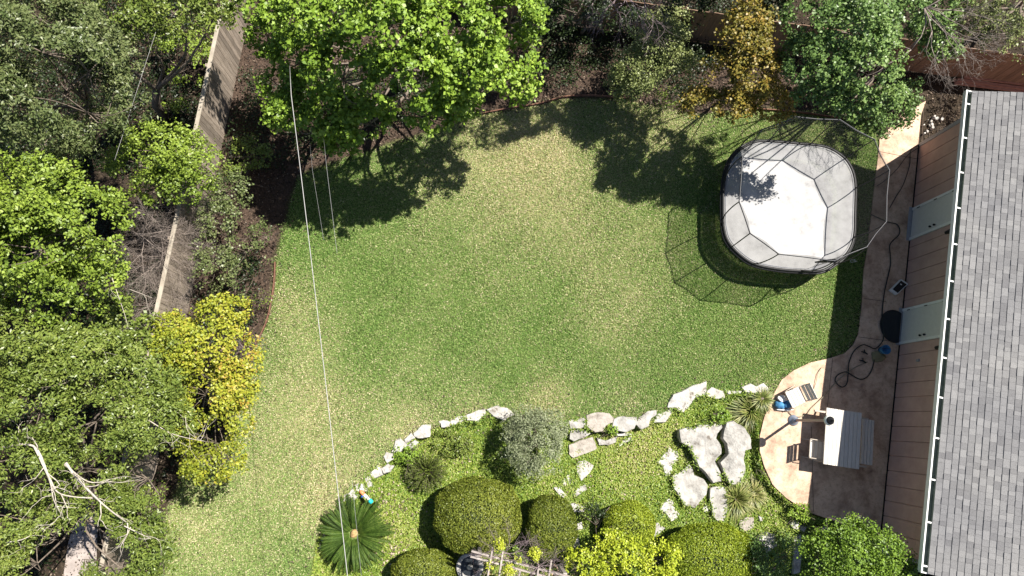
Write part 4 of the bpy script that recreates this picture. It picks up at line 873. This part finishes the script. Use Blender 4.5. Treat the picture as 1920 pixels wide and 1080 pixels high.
# upper right
tree('leafy_tree', 'green crown behind the pale bare twigs above the brown fence', (1740, 20), [(1745, 20, 3.2, 60, 50, .8), (1765, 95, 2.6, 38, 35, .5), (1700, 30, 3.2, 50, 55, .8), (1740, 65, 2.8, 45, 35, .5)], 'deep', dens=50, per=13, leaf=.09, seed=19, r0=.08, gap=-.9)
tree('leafy_tree', 'pale grey green crown in the upper right corner', (1900, 20), [(1900, 20, 3.6, 70, 45, .8), (1830, 5, 3.4, 60, 35, .7), (1930, 95, 2.2, 30, 50, .7), (1810, 45, 2.8, 60, 36, .6), (1870, 60, 2.8, 60, 40, .6)], 'olive', dens=50, per=13, leaf=.07, seed=20, r0=.1, gap=-.9)
g1 = np.random.default_rng(31)
bare('bare_tree', 'pale grey leafless twigs fanning down above the brown fence', 'bare tree', P(1735, 15, 4.1), [(1, -.35-.25*i, .12) for i in range(5)]+[(.5, -1, .1), (.1, -1, .0), (1, .1, .2)], 1.0, .022, 4, 'twig', 32, split=3, spread=.45)
bare('bare_tree', 'purple grey leafless twigs hanging in at the top edge', 'bare tree', P(1170, -30, 3.4), [(-1+.4*i, -1, .1) for i in range(6)]+[(.3, -.9, .3), (-.3, -.9, .3)], .75, .02, 4, 'twigpurple', 33, spread=.4)
# left side
tree('leafy_tree', 'huge grey green tree filling the upper left corner', (215, 240), [(60, 80, 6.2, 130, 90, 1.3), (150, 120, 6.0, 90, 80, 1.1), (50, 190, 5.8, 120, 80, 1.1), (150, 200, 5.4, 100, 65, 1.0), (70, 265, 4.6, 100, 50, .8), (110, 160, 5.4, 110, 90, 1.0), (205, 110, 4.8, 60, 60, .8), (170, 250, 4.4, 60, 45, .7), (110, 50, 5.2, 90, 60, .9), (190, 160, 5.0, 60, 70, .9), (20, 10, 6.0, 100, 70, 1.1)], 'greygreen', dens=125, per=17, leaf=.085, asp=.42, seed=21, r0=.11, fine=.0, gap=-1.6, tintb=.6)
tree('leafy_tree', 'dark green tree at the top left beyond the grey fence', (312, 222), [(220, 20, 4.6, 90, 45, .9), (330, 20, 4.4, 100, 50, .9), (270, 75, 3.8, 80, 40, .7), (400, 15, 4.0, 60, 40, .7)], 'midgreen', dens=60, per=13, leaf=.08, asp=.6, seed=22, r0=.12, gap=-.6)
tree('ivy_shrub', 'lime tinted low shrub growing against the grey fence near the top', (350, 150), [(355, 110, 1.2, 50, 60, .6), (320, 60, 1.0, 40, 50, .6), (390, 60, 1.3, 25, 40, .4), (330, 200, .5, 30, 12, .3)], 'yellowgreen', dens=35, per=10, leaf=.07, seed=23, r0=.03, cat='shrub', gap=-.4)
tree('leafy_tree', 'small yellow green tree crossing the grey fence', (320, 320), [(300, 280, 3.0, 70, 50, .7), (350, 300, 2.8, 60, 50, .6), (260, 310, 2.8, 60, 45, .6), (330, 345, 2.6, 65, 35, .5), (290, 350, 2.4, 50, 35, .5)], 'yellowgreen', dens=80, per=15, leaf=.072, asp=.65, seed=24, r0=.08, gap=-1.2, tintb=.5)
tree('leafy_tree', 'bright yellow green tree at the left edge, halfway down', (100, 480), [(90, 380, 5.2, 130, 70, 1.2), (60, 460, 5.4, 130, 90, 1.2), (160, 440, 4.8, 90, 90, 1.1), (100, 540, 4.6, 120, 70, 1.0), (180, 520, 4.0, 70, 70, .9), (20, 400, 5.0, 80, 90, 1.0)], 'yellowgreen', dens=105, per=15, leaf=.08, asp=.62, seed=25, r0=.12, fine=.0, gap=-1.3, tintb=.42, tintv=.3)
tree('leafy_tree', 'sprawling green tree with pale dead limbs at the lower left', (190, 880), [(60, 660, 4.8, 100, 70, 1.0), (150, 680, 4.4, 100, 70, .9), (250, 700, 3.8, 80, 70, .8), (60, 770, 4.6, 100, 70, .9), (170, 790, 4.2, 100, 60, .8), (270, 800, 3.6, 80, 65, .8), (50, 880, 4.2, 90, 60, .8), (270, 900, 3.2, 75, 60, .7),
     (250, 960, 3.0, 60, 50, .6), (260, 1020, 2.8, 60, 50, .6), (290, 960, 2.6, 45, 60, .5), (40, 980, 3.6, 85, 50, .7), (60, 1060, 3.4, 75, 40, .6), (300, 1050, 2.4, 40, 40, .5), (150, 880, 3.2, 80, 40, .5), (110, 935, 3.4, 50, 40, .4), (225, 1070, 2.6, 45, 30, .4), (215, 1015, 2.8, 42, 45, .4), (200, 1065, 2.3, 36, 35, .4), (150, 925, 3.0, 50, 30, .4), (100, 1010, 3.2, 40, 40, .4), (290, 865, 2.8, 48, 42, .5), (140, 975, 3.0, 30, 25, .3)], 'midgreen', dens=125, per=16, leaf=.08, asp=.42, seed=26, r0=.10, fine=.05, gap=-1.25, tintb=.55)
tree('leafy_shrub', 'dark shrub under the sprawling tree against the grey fence', (250, 640), [(250, 600, 2.2, 60, 50, .7), (210, 640, 2.0, 50, 40, .6), (290, 640, 1.6, 30, 30, .5)], 'midgreen', dens=40, per=12, leaf=.09, seed=27, r0=.05, cat='shrub', gap=-.7)
tree('autumn_tree', 'yellow leaved tree with orange tints beside the left lawn edge', (410, 720), [(420, 600, 3.0, 50, 50, .6), (390, 660, 3.2, 70, 60, .7), (440, 670, 2.9, 45, 60, .6), (380, 740, 3.0, 70, 55, .6), (430, 730, 2.8, 55, 45, .6), (400, 830, 2.6, 55, 55, .5), (330, 660, 2.6, 45, 50, .5), (425, 860, 2.4, 30, 30, .4), (395, 870, 2.3, 40, 28, .4), (440, 790, 2.4, 35, 40, .4), (320, 740, 2.6, 40, 45, .5), (330, 610, 2.2, 40, 25, .4)], 'gold', dens=75, per=14, leaf=.07, asp=.75, seed=28, r0=.05, fine=-.05, gap=-1.15, tintb=.36, tintv=.34)
tree('leafy_shrub', 'grey green shrub between the grey fence and the left lawn edge', (440, 450), [(420, 420, 1.4, 50, 50, .5), (460, 470, 1.2, 55, 45, .5), (400, 500, 1.2, 45, 45, .5), (372, 445, 1.5, 30, 50, .4), (365, 385, 1.7, 28, 30, .3), (430, 360, 1.3, 50, 40, .5), (500, 440, .9, 35, 25, .4), (440, 530, 1.0, 50, 30, .4)], 'greygreen', dens=48, per=12, leaf=.065, seed=29, r0=.04, cat='shrub', gap=-.7, tintb=.65)
tree('leafy_shrub', 'shaded green shrub under the left side of the bright leafy tree', (480, 300), [(470, 290, .9, 45, 40, .4), (500, 350, .8, 45, 30, .4), (440, 330, 1.0, 35, 30, .4)], 'midgreen', dens=35, per=12, leaf=.07, seed=30, r0=.03, cat='shrub', gap=-.5)
tree('leafy_shrub', 'small green shrub at the foot of the yellow tree by the rusty edging', (490, 560), [(492, 560, .5, 16, 12, .2)], 'midgreen', dens=70, per=10, leaf=.05, seed=41, r0=.015, cat='shrub')
bare('bare_shrub', 'dense grey leafless shrub leaning over the fence cap', 'bare shrub', P(375, 480, .3), [(-1, .1*i, .5) for i in (-3, -1, 1, 3, 5)]+[(-.6, -.6, .6), (-.8, 0, 1), (.1, .5, 1), (-.3, 1, .8)], .95, .014, 4, 'twig', 34, split=4, spread=.5)
bare('bare_shrub', 'brown leafless brush left of the fence beside the bright yellow green tree', 'bare shrub', P(262, 440, 1.6), [(1, -.3, .3), (1, .2, .3), (.9, -.7, .2), (.6, .6, .3), (.4, -1, .2), (.8, .1, .6), (1, -.1, 0)], .85, .013, 4, 'twig', 35, split=4, spread=.5)
bare('bare_shrub', 'grey leafless tuft on the fence below the small yellow green tree', 'bare shrub', P(385, 400, .5), [(-.3, .6, .8), (.2, 1, .5), (-.7, .3, .8), (.5, .5, .5), (0, 0, 1)], .6, .010, 4, 'twig', 36, split=4, spread=.5)
bare('bare_shrub', 'thin grey leafless brush over the lower part of the fence by the yellow tree', 'bare shrub', P(345, 560, .4), [(-1, .2*i, .6) for i in (-3, -1, 1, 3)]+[(-.4, -.8, .7), (-.2, .9, .7), (0, 0, 1)], .75, .011, 4, 'twig', 43, split=4, spread=.55)
bare('bare_shrub', 'low pinkish brown leafless shrub at the right foot of the yellow tree', 'bare shrub', P(462, 655, .1), [(math.cos(a), math.sin(a), .5) for a in np.linspace(0, 5.5, 8)], .3, .007, 3, 'twigpurple', 37, split=4)
# dead limbs of the sprawling tree: traced limbs, then side twigs
def deadlimb(paths, label, seed):
    g = np.random.default_rng(seed); mb = MB()
    for pts, r in paths:
        q = smooth_path([P(x, y, z-.25)+g.normal(size=3)*.04 for x, y, z in pts], 5); mb.tube(q, list(np.linspace(r*.58, r*.2, len(q))), 6)
        for j in range(3, len(q), 3):
            branchy(mb, q[j], unit(q[j]-q[j-3]+g.normal(size=3)*.15*np.linalg.norm(q[j]-q[j-3])*6), .35, max(.005, r*.3), g, 2, 2, .5)
    meta(mb.build('dead_branch', MT['deadwood'], smooth=True), label, 'branch')
deadlimb([([(0, 838, 4.9), (55, 835, 5.1), (95, 905, 5.0), (120, 925, 4.8), (172, 942, 4.4)], .045), ([(62, 843, 5.1), (98, 903, 5.0), (105, 940, 4.8), (112, 970, 4.5)], .035), ([(118, 862, 4.9), (150, 905, 4.8), (195, 950, 4.4), (240, 985, 3.8)], .05), ([(120, 870, 4.9), (165, 893, 4.7), (215, 902, 4.4)], .03)], 'thick pale forked dead limb arching over the sprawling lower left tree', 51)
deadlimb([([(15, 1018, 4.4), (50, 1010, 4.4), (80, 985, 4.2)], .02)], 'thin pale dead stick nearest the bottom left corner', 52)
deadlimb([([(230, 975, 3.9), (262, 998, 3.8), (280, 1005, 3.6)], .022), ([(243, 982, 3.8), (235, 1015, 3.7), (218, 1032, 3.5)], .018)], 'forked pale twig at the lower end of the sprawling tree', 55)
deadlimb([([(280, 785, 4.3), (330, 810, 4.2), (380, 832, 3.9)], .02), ([(345, 780, 3.9), (355, 810, 3.9), (378, 825, 3.8)], .012), ([(290, 775, 4.2), (340, 770, 4.0)], .012)], 'thin pale branch reaching into the yellow tree', 53)
deadlimb([([(150, 640, 5.2), (130, 700, 5.1), (80, 735, 5.0)], .014), ([(195, 620, 4.9), (170, 660, 4.9), (150, 680, 4.8)], .012), ([(215, 520, 4.4), (225, 590, 4.2), (240, 620, 4.0)], .014), ([(240, 545, 3.8), (285, 555, 3.8)], .012)], 'tangle of pale twigs between the left edge trees', 54)

# undergrowth: ivy and weeds under the trees, coloured near black to darken the shade
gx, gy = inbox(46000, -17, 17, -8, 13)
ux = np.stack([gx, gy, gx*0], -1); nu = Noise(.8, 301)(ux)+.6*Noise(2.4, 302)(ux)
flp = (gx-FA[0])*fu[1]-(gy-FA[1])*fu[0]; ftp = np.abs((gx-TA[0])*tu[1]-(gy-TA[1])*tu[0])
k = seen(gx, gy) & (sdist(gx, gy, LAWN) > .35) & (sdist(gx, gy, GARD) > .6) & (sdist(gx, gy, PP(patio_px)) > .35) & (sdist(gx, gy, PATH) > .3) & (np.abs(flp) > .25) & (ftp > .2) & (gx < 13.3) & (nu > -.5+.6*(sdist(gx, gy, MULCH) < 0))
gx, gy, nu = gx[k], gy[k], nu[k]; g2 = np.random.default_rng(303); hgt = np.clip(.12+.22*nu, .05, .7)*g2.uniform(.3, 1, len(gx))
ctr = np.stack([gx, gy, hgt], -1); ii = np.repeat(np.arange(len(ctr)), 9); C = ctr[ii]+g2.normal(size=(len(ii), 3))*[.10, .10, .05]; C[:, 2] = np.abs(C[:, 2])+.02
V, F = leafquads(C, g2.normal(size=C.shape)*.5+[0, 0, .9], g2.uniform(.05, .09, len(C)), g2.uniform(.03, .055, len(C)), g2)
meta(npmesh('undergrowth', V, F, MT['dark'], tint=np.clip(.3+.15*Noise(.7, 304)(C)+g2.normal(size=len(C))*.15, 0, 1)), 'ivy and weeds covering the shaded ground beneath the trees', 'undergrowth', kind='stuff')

# topiary: clipped domes
def dome(label, px, py, z, rx, ry, rz, mat, seed, n=26000, hole=None, tintb=.45):
    g = np.random.default_rng(seed); c = P(px, py, z); R = np.array([rx*(H-z)/FPX, ry*(H-z)/FPX, rz]); bz = gz1(c[0], c[1]); c[2] = z
    root = empty('clipped_hedge', (c[0], c[1], bz), label, 'hedge')
    d = unit(g.normal(size=(n*2, 3))); d = d[d[:, 2] > -.75][:n]
    d2 = np.sign(d)*np.abs(d)**.85; d2 = d2/np.linalg.norm(d2, axis=1, keepdims=True)**.6
    f = 1-np.abs(g.normal(size=len(d)))*.05+.03*Noise(3, seed)(d*R*3)+.012*Noise(11, seed+1)(d*R); p = c+d2*R*f[:, None]
    k_ = p[:, 2] > bz+.02; p = p[k_]; d = d[k_]
    Nn = d*.7+g.normal(size=p.shape)*.45; l = g.uniform(.03, .055, len(p))
    V, F = leafquads(p, Nn, l, l*.65, g)
    npmesh('foliage', V, F, MT[mat], root, tint=np.clip(tintb+.12*Noise(2, seed)(p)+g.normal(size=len(p))*.13, 0, 1))
    blob('branches', (c[0], c[1], c[2]-.02), tuple(R*.9), MT['corehedge'], root, seed, .06, 3)
    return root
MT['corehedge'] = noisy('hedge_core', [(.3, (.015, .022, .006)), (.7, (.045, .06, .015))], scale=20, bump=.8)
dome('large rounded clipped hedge left of centre at the bottom', 896, 966, .55, 80, 66, .48, 'topiary', 71, 34000)
dome('darker rounded clipped hedge touching the large one on its right', 1034, 990, .45, 46, 60, .42, 'topiary', 72, 20000, tintb=.3)
dome('small rounded clipped hedge left of the fountain at the bottom edge', 795, 1072, .3, 58, 38, .38, 'topiary', 73, 16000)
dome('broad light green clipped hedge at the bottom left of the leafy tree', 1330, 1045, .4, 86, 60, .45, 'topiary_light', 74, 32000, tintb=.35)
dome('loose light green rounded hedge behind the lime shrub', 1180, 985, .25, 48, 42, .4, 'topiary_light', 75, 15000, tintb=.4)
tree('leafy_shrub', 'half bare dark brown shrub between the two rounded hedges', (1120, 990), [(1118, 985, .3, 24, 36, .4)], 'dark', dens=110, per=12, leaf=.05, seed=76, r0=.03, cat='shrub', gap=-.4)
tree('leafy_shrub', 'lime yellow leafy shrub at the bottom edge', (1170, 1060), [(1165, 1050, 1.2, 60, 38, .45), (1095, 1055, 1.1, 40, 30, .4), (1230, 1050, 1.2, 42, 38, .45), (1140, 1015, .9, 25, 22, .3), (1150, 1090, 1.1, 100, 30, .4)], 'lime', dens=72, per=14, leaf=.062, seed=77, r0=.04, cat='shrub', gap=-.9, spread=.12)
tree('leafy_tree', 'rounded green leafy tree at the bottom by the house wall', (1590, 1060), [(1600, 1040, 2.5, 65, 45, .6), (1535, 1045, 2.2, 50, 45, .5), (1655, 1030, 2.6, 48, 40, .5), (1560, 1008, 2.1, 48, 32, .45), (1695, 1055, 2.5, 30, 35, .4), (1600, 1095, 2.4, 100, 35, .5), (1640, 1000, 2.2, 36, 24, .3), (1600, 985, 1.9, 20, 16, .25)], 'bright', dens=95, per=14, leaf=.058, asp=.75, seed=78, r0=.05, fine=-.1, gap=-1.1, tintb=.36, tintv=.3)
tree('leafy_shrub', 'dark leafy shrub shading the dappled boulder', (1450, 1070), [(1440, 1060, .7, 40, 30, .35), (1475, 1030, .8, 22, 22, .3), (1420, 1030, .6, 16, 20, .3)], 'deep', dens=60, per=12, leaf=.06, seed=79, r0=.03, cat='shrub', gap=-.3)
tree('grey_bush', 'dense silvery green bush breaking the stone edging', (1005, 835), [(1008, 825, .9, 52, 52, .55), (985, 800, .7, 38, 34, .4), (1030, 800, .7, 36, 38, .4), (1010, 865, .7, 44, 34, .4), (965, 830, .6, 26, 30, .35)], 'sage', dens=140, per=15, leaf=.048, asp=.5, seed=80, r0=.05, cat='bush', gap=-1.3, spread=.12)
for i, (x, y, r, lb) in enumerate(((852, 825, 34, 'loose green plants left of the silvery bush'), (905, 812, 28, 'low green plant tucked below the edging stones left of the silvery bush'), (760, 850, 26, 'fresh green plant beside the dark spiky shrub'), (1420, 880, 20, 'fresh green plants hugging the left curve of the patio'), (1500, 962, 24, 'fresh green plants under the lower curve of the patio'), (1145, 805, 9, 'small green tuft growing between the edging stones'), (560, 1065, 40, 'light green plants in the bottom left of the stone garden'), (985, 1035, 22, 'green sprig between the two round hedges'), (1340, 775, 26, 'low green plants beside the patio reeds'))):
    tree('leafy_plant', lb, (x, y), [(x, y, .0, r, r*.7, .22), (x+r*.5, y+r*.3, -.05, r*.6, r*.5, .18)], 'bright' if i not in (0, 1) else 'midgreen', dens=130, per=10, leaf=.05, seed=90+i, r0=.012, cat='plant', gap=-.7, spread=.09, tintb=.6)
for i, (x, y, r) in enumerate(((938, 1020, 9), (955, 1070, 11), (1003, 1040, 11), (970, 1050, 9), (920, 1060, 8))):
    tree('flowering_vine', ['topmost yellow tuft of the vine above the pergola', 'yellow tuft of the vine between the two left rafters', 'roundest yellow tuft of the vine on the pergola, by the dark hedge', 'small yellow tuft in the middle of the pergola', 'faint yellow tuft nearest the fountain'][i], (x, y+8), [(x, y, 1.9, r, r, .14)], 'lime', dens=330, per=10, leaf=.04, seed=110+i, r0=.008, cat='vine', spread=.06, tintb=.8)
bare('vine_stems', 'tangled bare vine stems over the pergola beams', 'vine', P(950, 1040, 1.8), [(math.cos(a), math.sin(a)*.6, .05) for a in np.linspace(0, 6, 10)], .42, .008, 3, 'twigpurple', 38, split=4)
bare('vine_stems', 'second tangle of bare vine stems at the right end of the pergola', 'vine', P(1010, 1062, 1.8), [(math.cos(a), math.sin(a)*.6, .05) for a in np.linspace(0, 6, 9)], .38, .008, 3, 'twigpurple', 39, split=4)

# blades: reeds, rosemary, cycad
def blades(name, label, cat, px, py, n, L_, wdt, mat, seed, rise=.8, r0=.06, arch=1.0, cone=None, tintb=.5, part='blades', z=None):
    g = np.random.default_rng(seed); bz = gz1(*P(px, py)[:2]) if z is None else z; c = P(px, py, bz); root = empty(name, c, label, cat)
    V = []; F = []; T = []; seg = 5
    for i in range(n):
        a = g.uniform(0, 2*math.pi); e = g.uniform(.15, 1)**.8; l = L_*g.uniform(.7, 1.1); o = c+np.array([math.cos(a), math.sin(a), 0])*r0*g.uniform(0, 1)
        a2 = a+g.normal()*.25; dh = np.array([math.cos(a2), math.sin(a2), 0]); sd = np.array([-dh[1], dh[0], 0]); b0 = len(V)
        for k_ in range(seg+1):
            t = k_/seg; out = l*e*(t**1.1)*.95; h = l*rise*(1.15-e*.75)*(t-arch*.62*t*t*(0.4+e)); wv = wdt*(1-t)**.6*.5+.001
            p = o+dh*out+up*h; V += [p-sd*wv, p+sd*wv]
        for k_ in range(seg): F.append((b0+2*k_, b0+2*k_+1, b0+2*k_+3, b0+2*k_+2)); T.append(0)
        tv = np.clip(tintb+g.normal()*.25, 0, 1); T[-seg:] = [tv]*seg
    npmesh(part, V, F, MT[mat], root, tint=T); blob('root_clump', c+[0, 0, .02], (r0*1.2, r0*1.2, .05), MT['bark'], root, seed)
    return root
blades('reed_tuft', 'arching reed tuft at the upper left of the patio', 'ornamental grass', 1405, 770, 520, .85, .03, 'reed', 131, rise=.9, r0=.14, tintb=.3)
blades('reed_tuft', 'smaller reed tuft beside the blue bag at the patio edge', 'ornamental grass', 1428, 748, 200, .5, .022, 'reed', 132, rise=.9, tintb=.35)
blades('reed_tuft', 'arching reed tuft beside the upright grey slab', 'ornamental grass', 1378, 935, 420, .78, .028, 'reed', 133, rise=.9, r0=.12, tintb=.4)
blades('reed_tuft', 'straw tinted reed tuft right of the upright grey slab', 'ornamental grass', 1412, 925, 300, .6, .024, 'reed', 134, rise=.8, r0=.14, tintb=.75)
def rosemary(px, py, R_, n, seed, label):
    g = np.random.default_rng(seed); bz = -.3; c = P(px, py, bz); root = empty('spiky_shrub', c, label, 'shrub'); Cs = []; Ns = []; Ax = []; T = []
    mb = MB()
    for i in range(n):
        a = g.uniform(0, 2*math.pi); e = math.sqrt(g.uniform(.01, 1)); tip = c+np.array([math.cos(a)*R_*e, math.sin(a)*R_*e, .75*math.sqrt(max(0, 1-e*e*.85))*g.uniform(.8, 1.05)]); st = c+(tip-c)*.25
        ax_ = unit(tip-st); mb.tube([st, (st+tip)/2+[0, 0, .04], tip], [.006, .005, .003], 4)
        for k_ in range(38):
            t = g.uniform(.35, 1.02); p = st+(tip-st)*t+[0, 0, .16*t*(1-t)]; s = unit(g.normal(size=3)); s = unit(s-ax_*(s@ax_)); Cs.append(p+s*.016); Ax.append(unit(s+ax_*.9)); Ns.append(np.cross(s, ax_)+g.normal(size=3)*.3+[0, 0, .3]); T.append(g.uniform(.1, .7))
    V, F = leafquads(np.array(Cs), np.array(Ns), .045, .012, g, np.array(Ax)); npmesh('needles', V, F, MT['midgreen'], root, tint=T); mb.build('stems', MT['bark'], root); return root
rosemary(800, 882, .60, 230, 140, 'dark spiky needle leaved shrub between the white edging stones and hedge')
def cycad(px, py, R_, nf, seed):
    g = np.random.default_rng(seed); bz = -.3; c = P(px, py, .25); c[2] = bz; root = empty('cycad', c, 'large dark green cycad with radiating fronds at the lawn corner', 'cycad')
    b = MB(); b.lathe(tuple(c), [(.16, 0), (.17, .2), (.15, .42), (.11, .5)], 14); b.build('trunk', MT['bark'], root, smooth=True)
    for i in range(nf):
        ringk = i % 3; a = i*2.39996+g.normal()*.03; l = R_*(1.0, .97, .88)[ringk]*g.uniform(.95, 1.05); el = (.10, .38, .75)[ringk]+g.normal()*.05
        dh = np.array([math.cos(a), math.sin(a), 0]); sd = np.array([-dh[1], dh[0], 0]); o = c+up*.5+dh*.06; V = []; F = []; T = []
        def pt(t): return o+dh*l*t*math.cos(el*(1-t*.5))+up*(l*(math.sin(el)*t-.42*t*t*(.5+el)))
        mid = [pt(t) for t in np.linspace(0, 1, 7)]
        nl = 44
        for k_ in range(nl):
            t = .10+.88*k_/nl; p = pt(t); tg = unit(pt(min(1, t+.02))-p); ll = .078*math.sin(math.pi*(t*.85+.12))**.6+.02
            for s in (-1, 1):
                e_ = p+(sd*s*.70+tg*.72)*ll+up*.05; wv = tg*.008; b0 = len(V); V += [p-wv, p+wv, (p+e_)/2+wv+up*.012, e_, (p+e_)/2-wv+up*.012]; F.append((b0, b0+1, b0+2, b0+3)); F.append((b0, b0+2, b0+3, b0+4)); tv = .35+.25*(ringk-1)*.5+g.normal()*.12; T += [tv, tv]
        fr = npmesh('frond', V, F, MT['cycad'], root, tint=np.clip(T, 0, 1))
        b = MB(); b.tube(mid, list(np.linspace(.010, .004, 7)), 4); b.build('midrib', MT['rib'], fr)
    blob('cone', c+[0, 0, .55], (.10, .10, .09), MT['cone'], root, seed, .35)
MT['rib'] = flat('rib', (.20, .26, .08), .5); MT['cone'] = noisy('cone', [(.35, (.30, .17, .07)), (.65, (.55, .38, .18))], scale=30, bump=1, bscale=60)
cycad(664, 1001, .95, 60, 150)
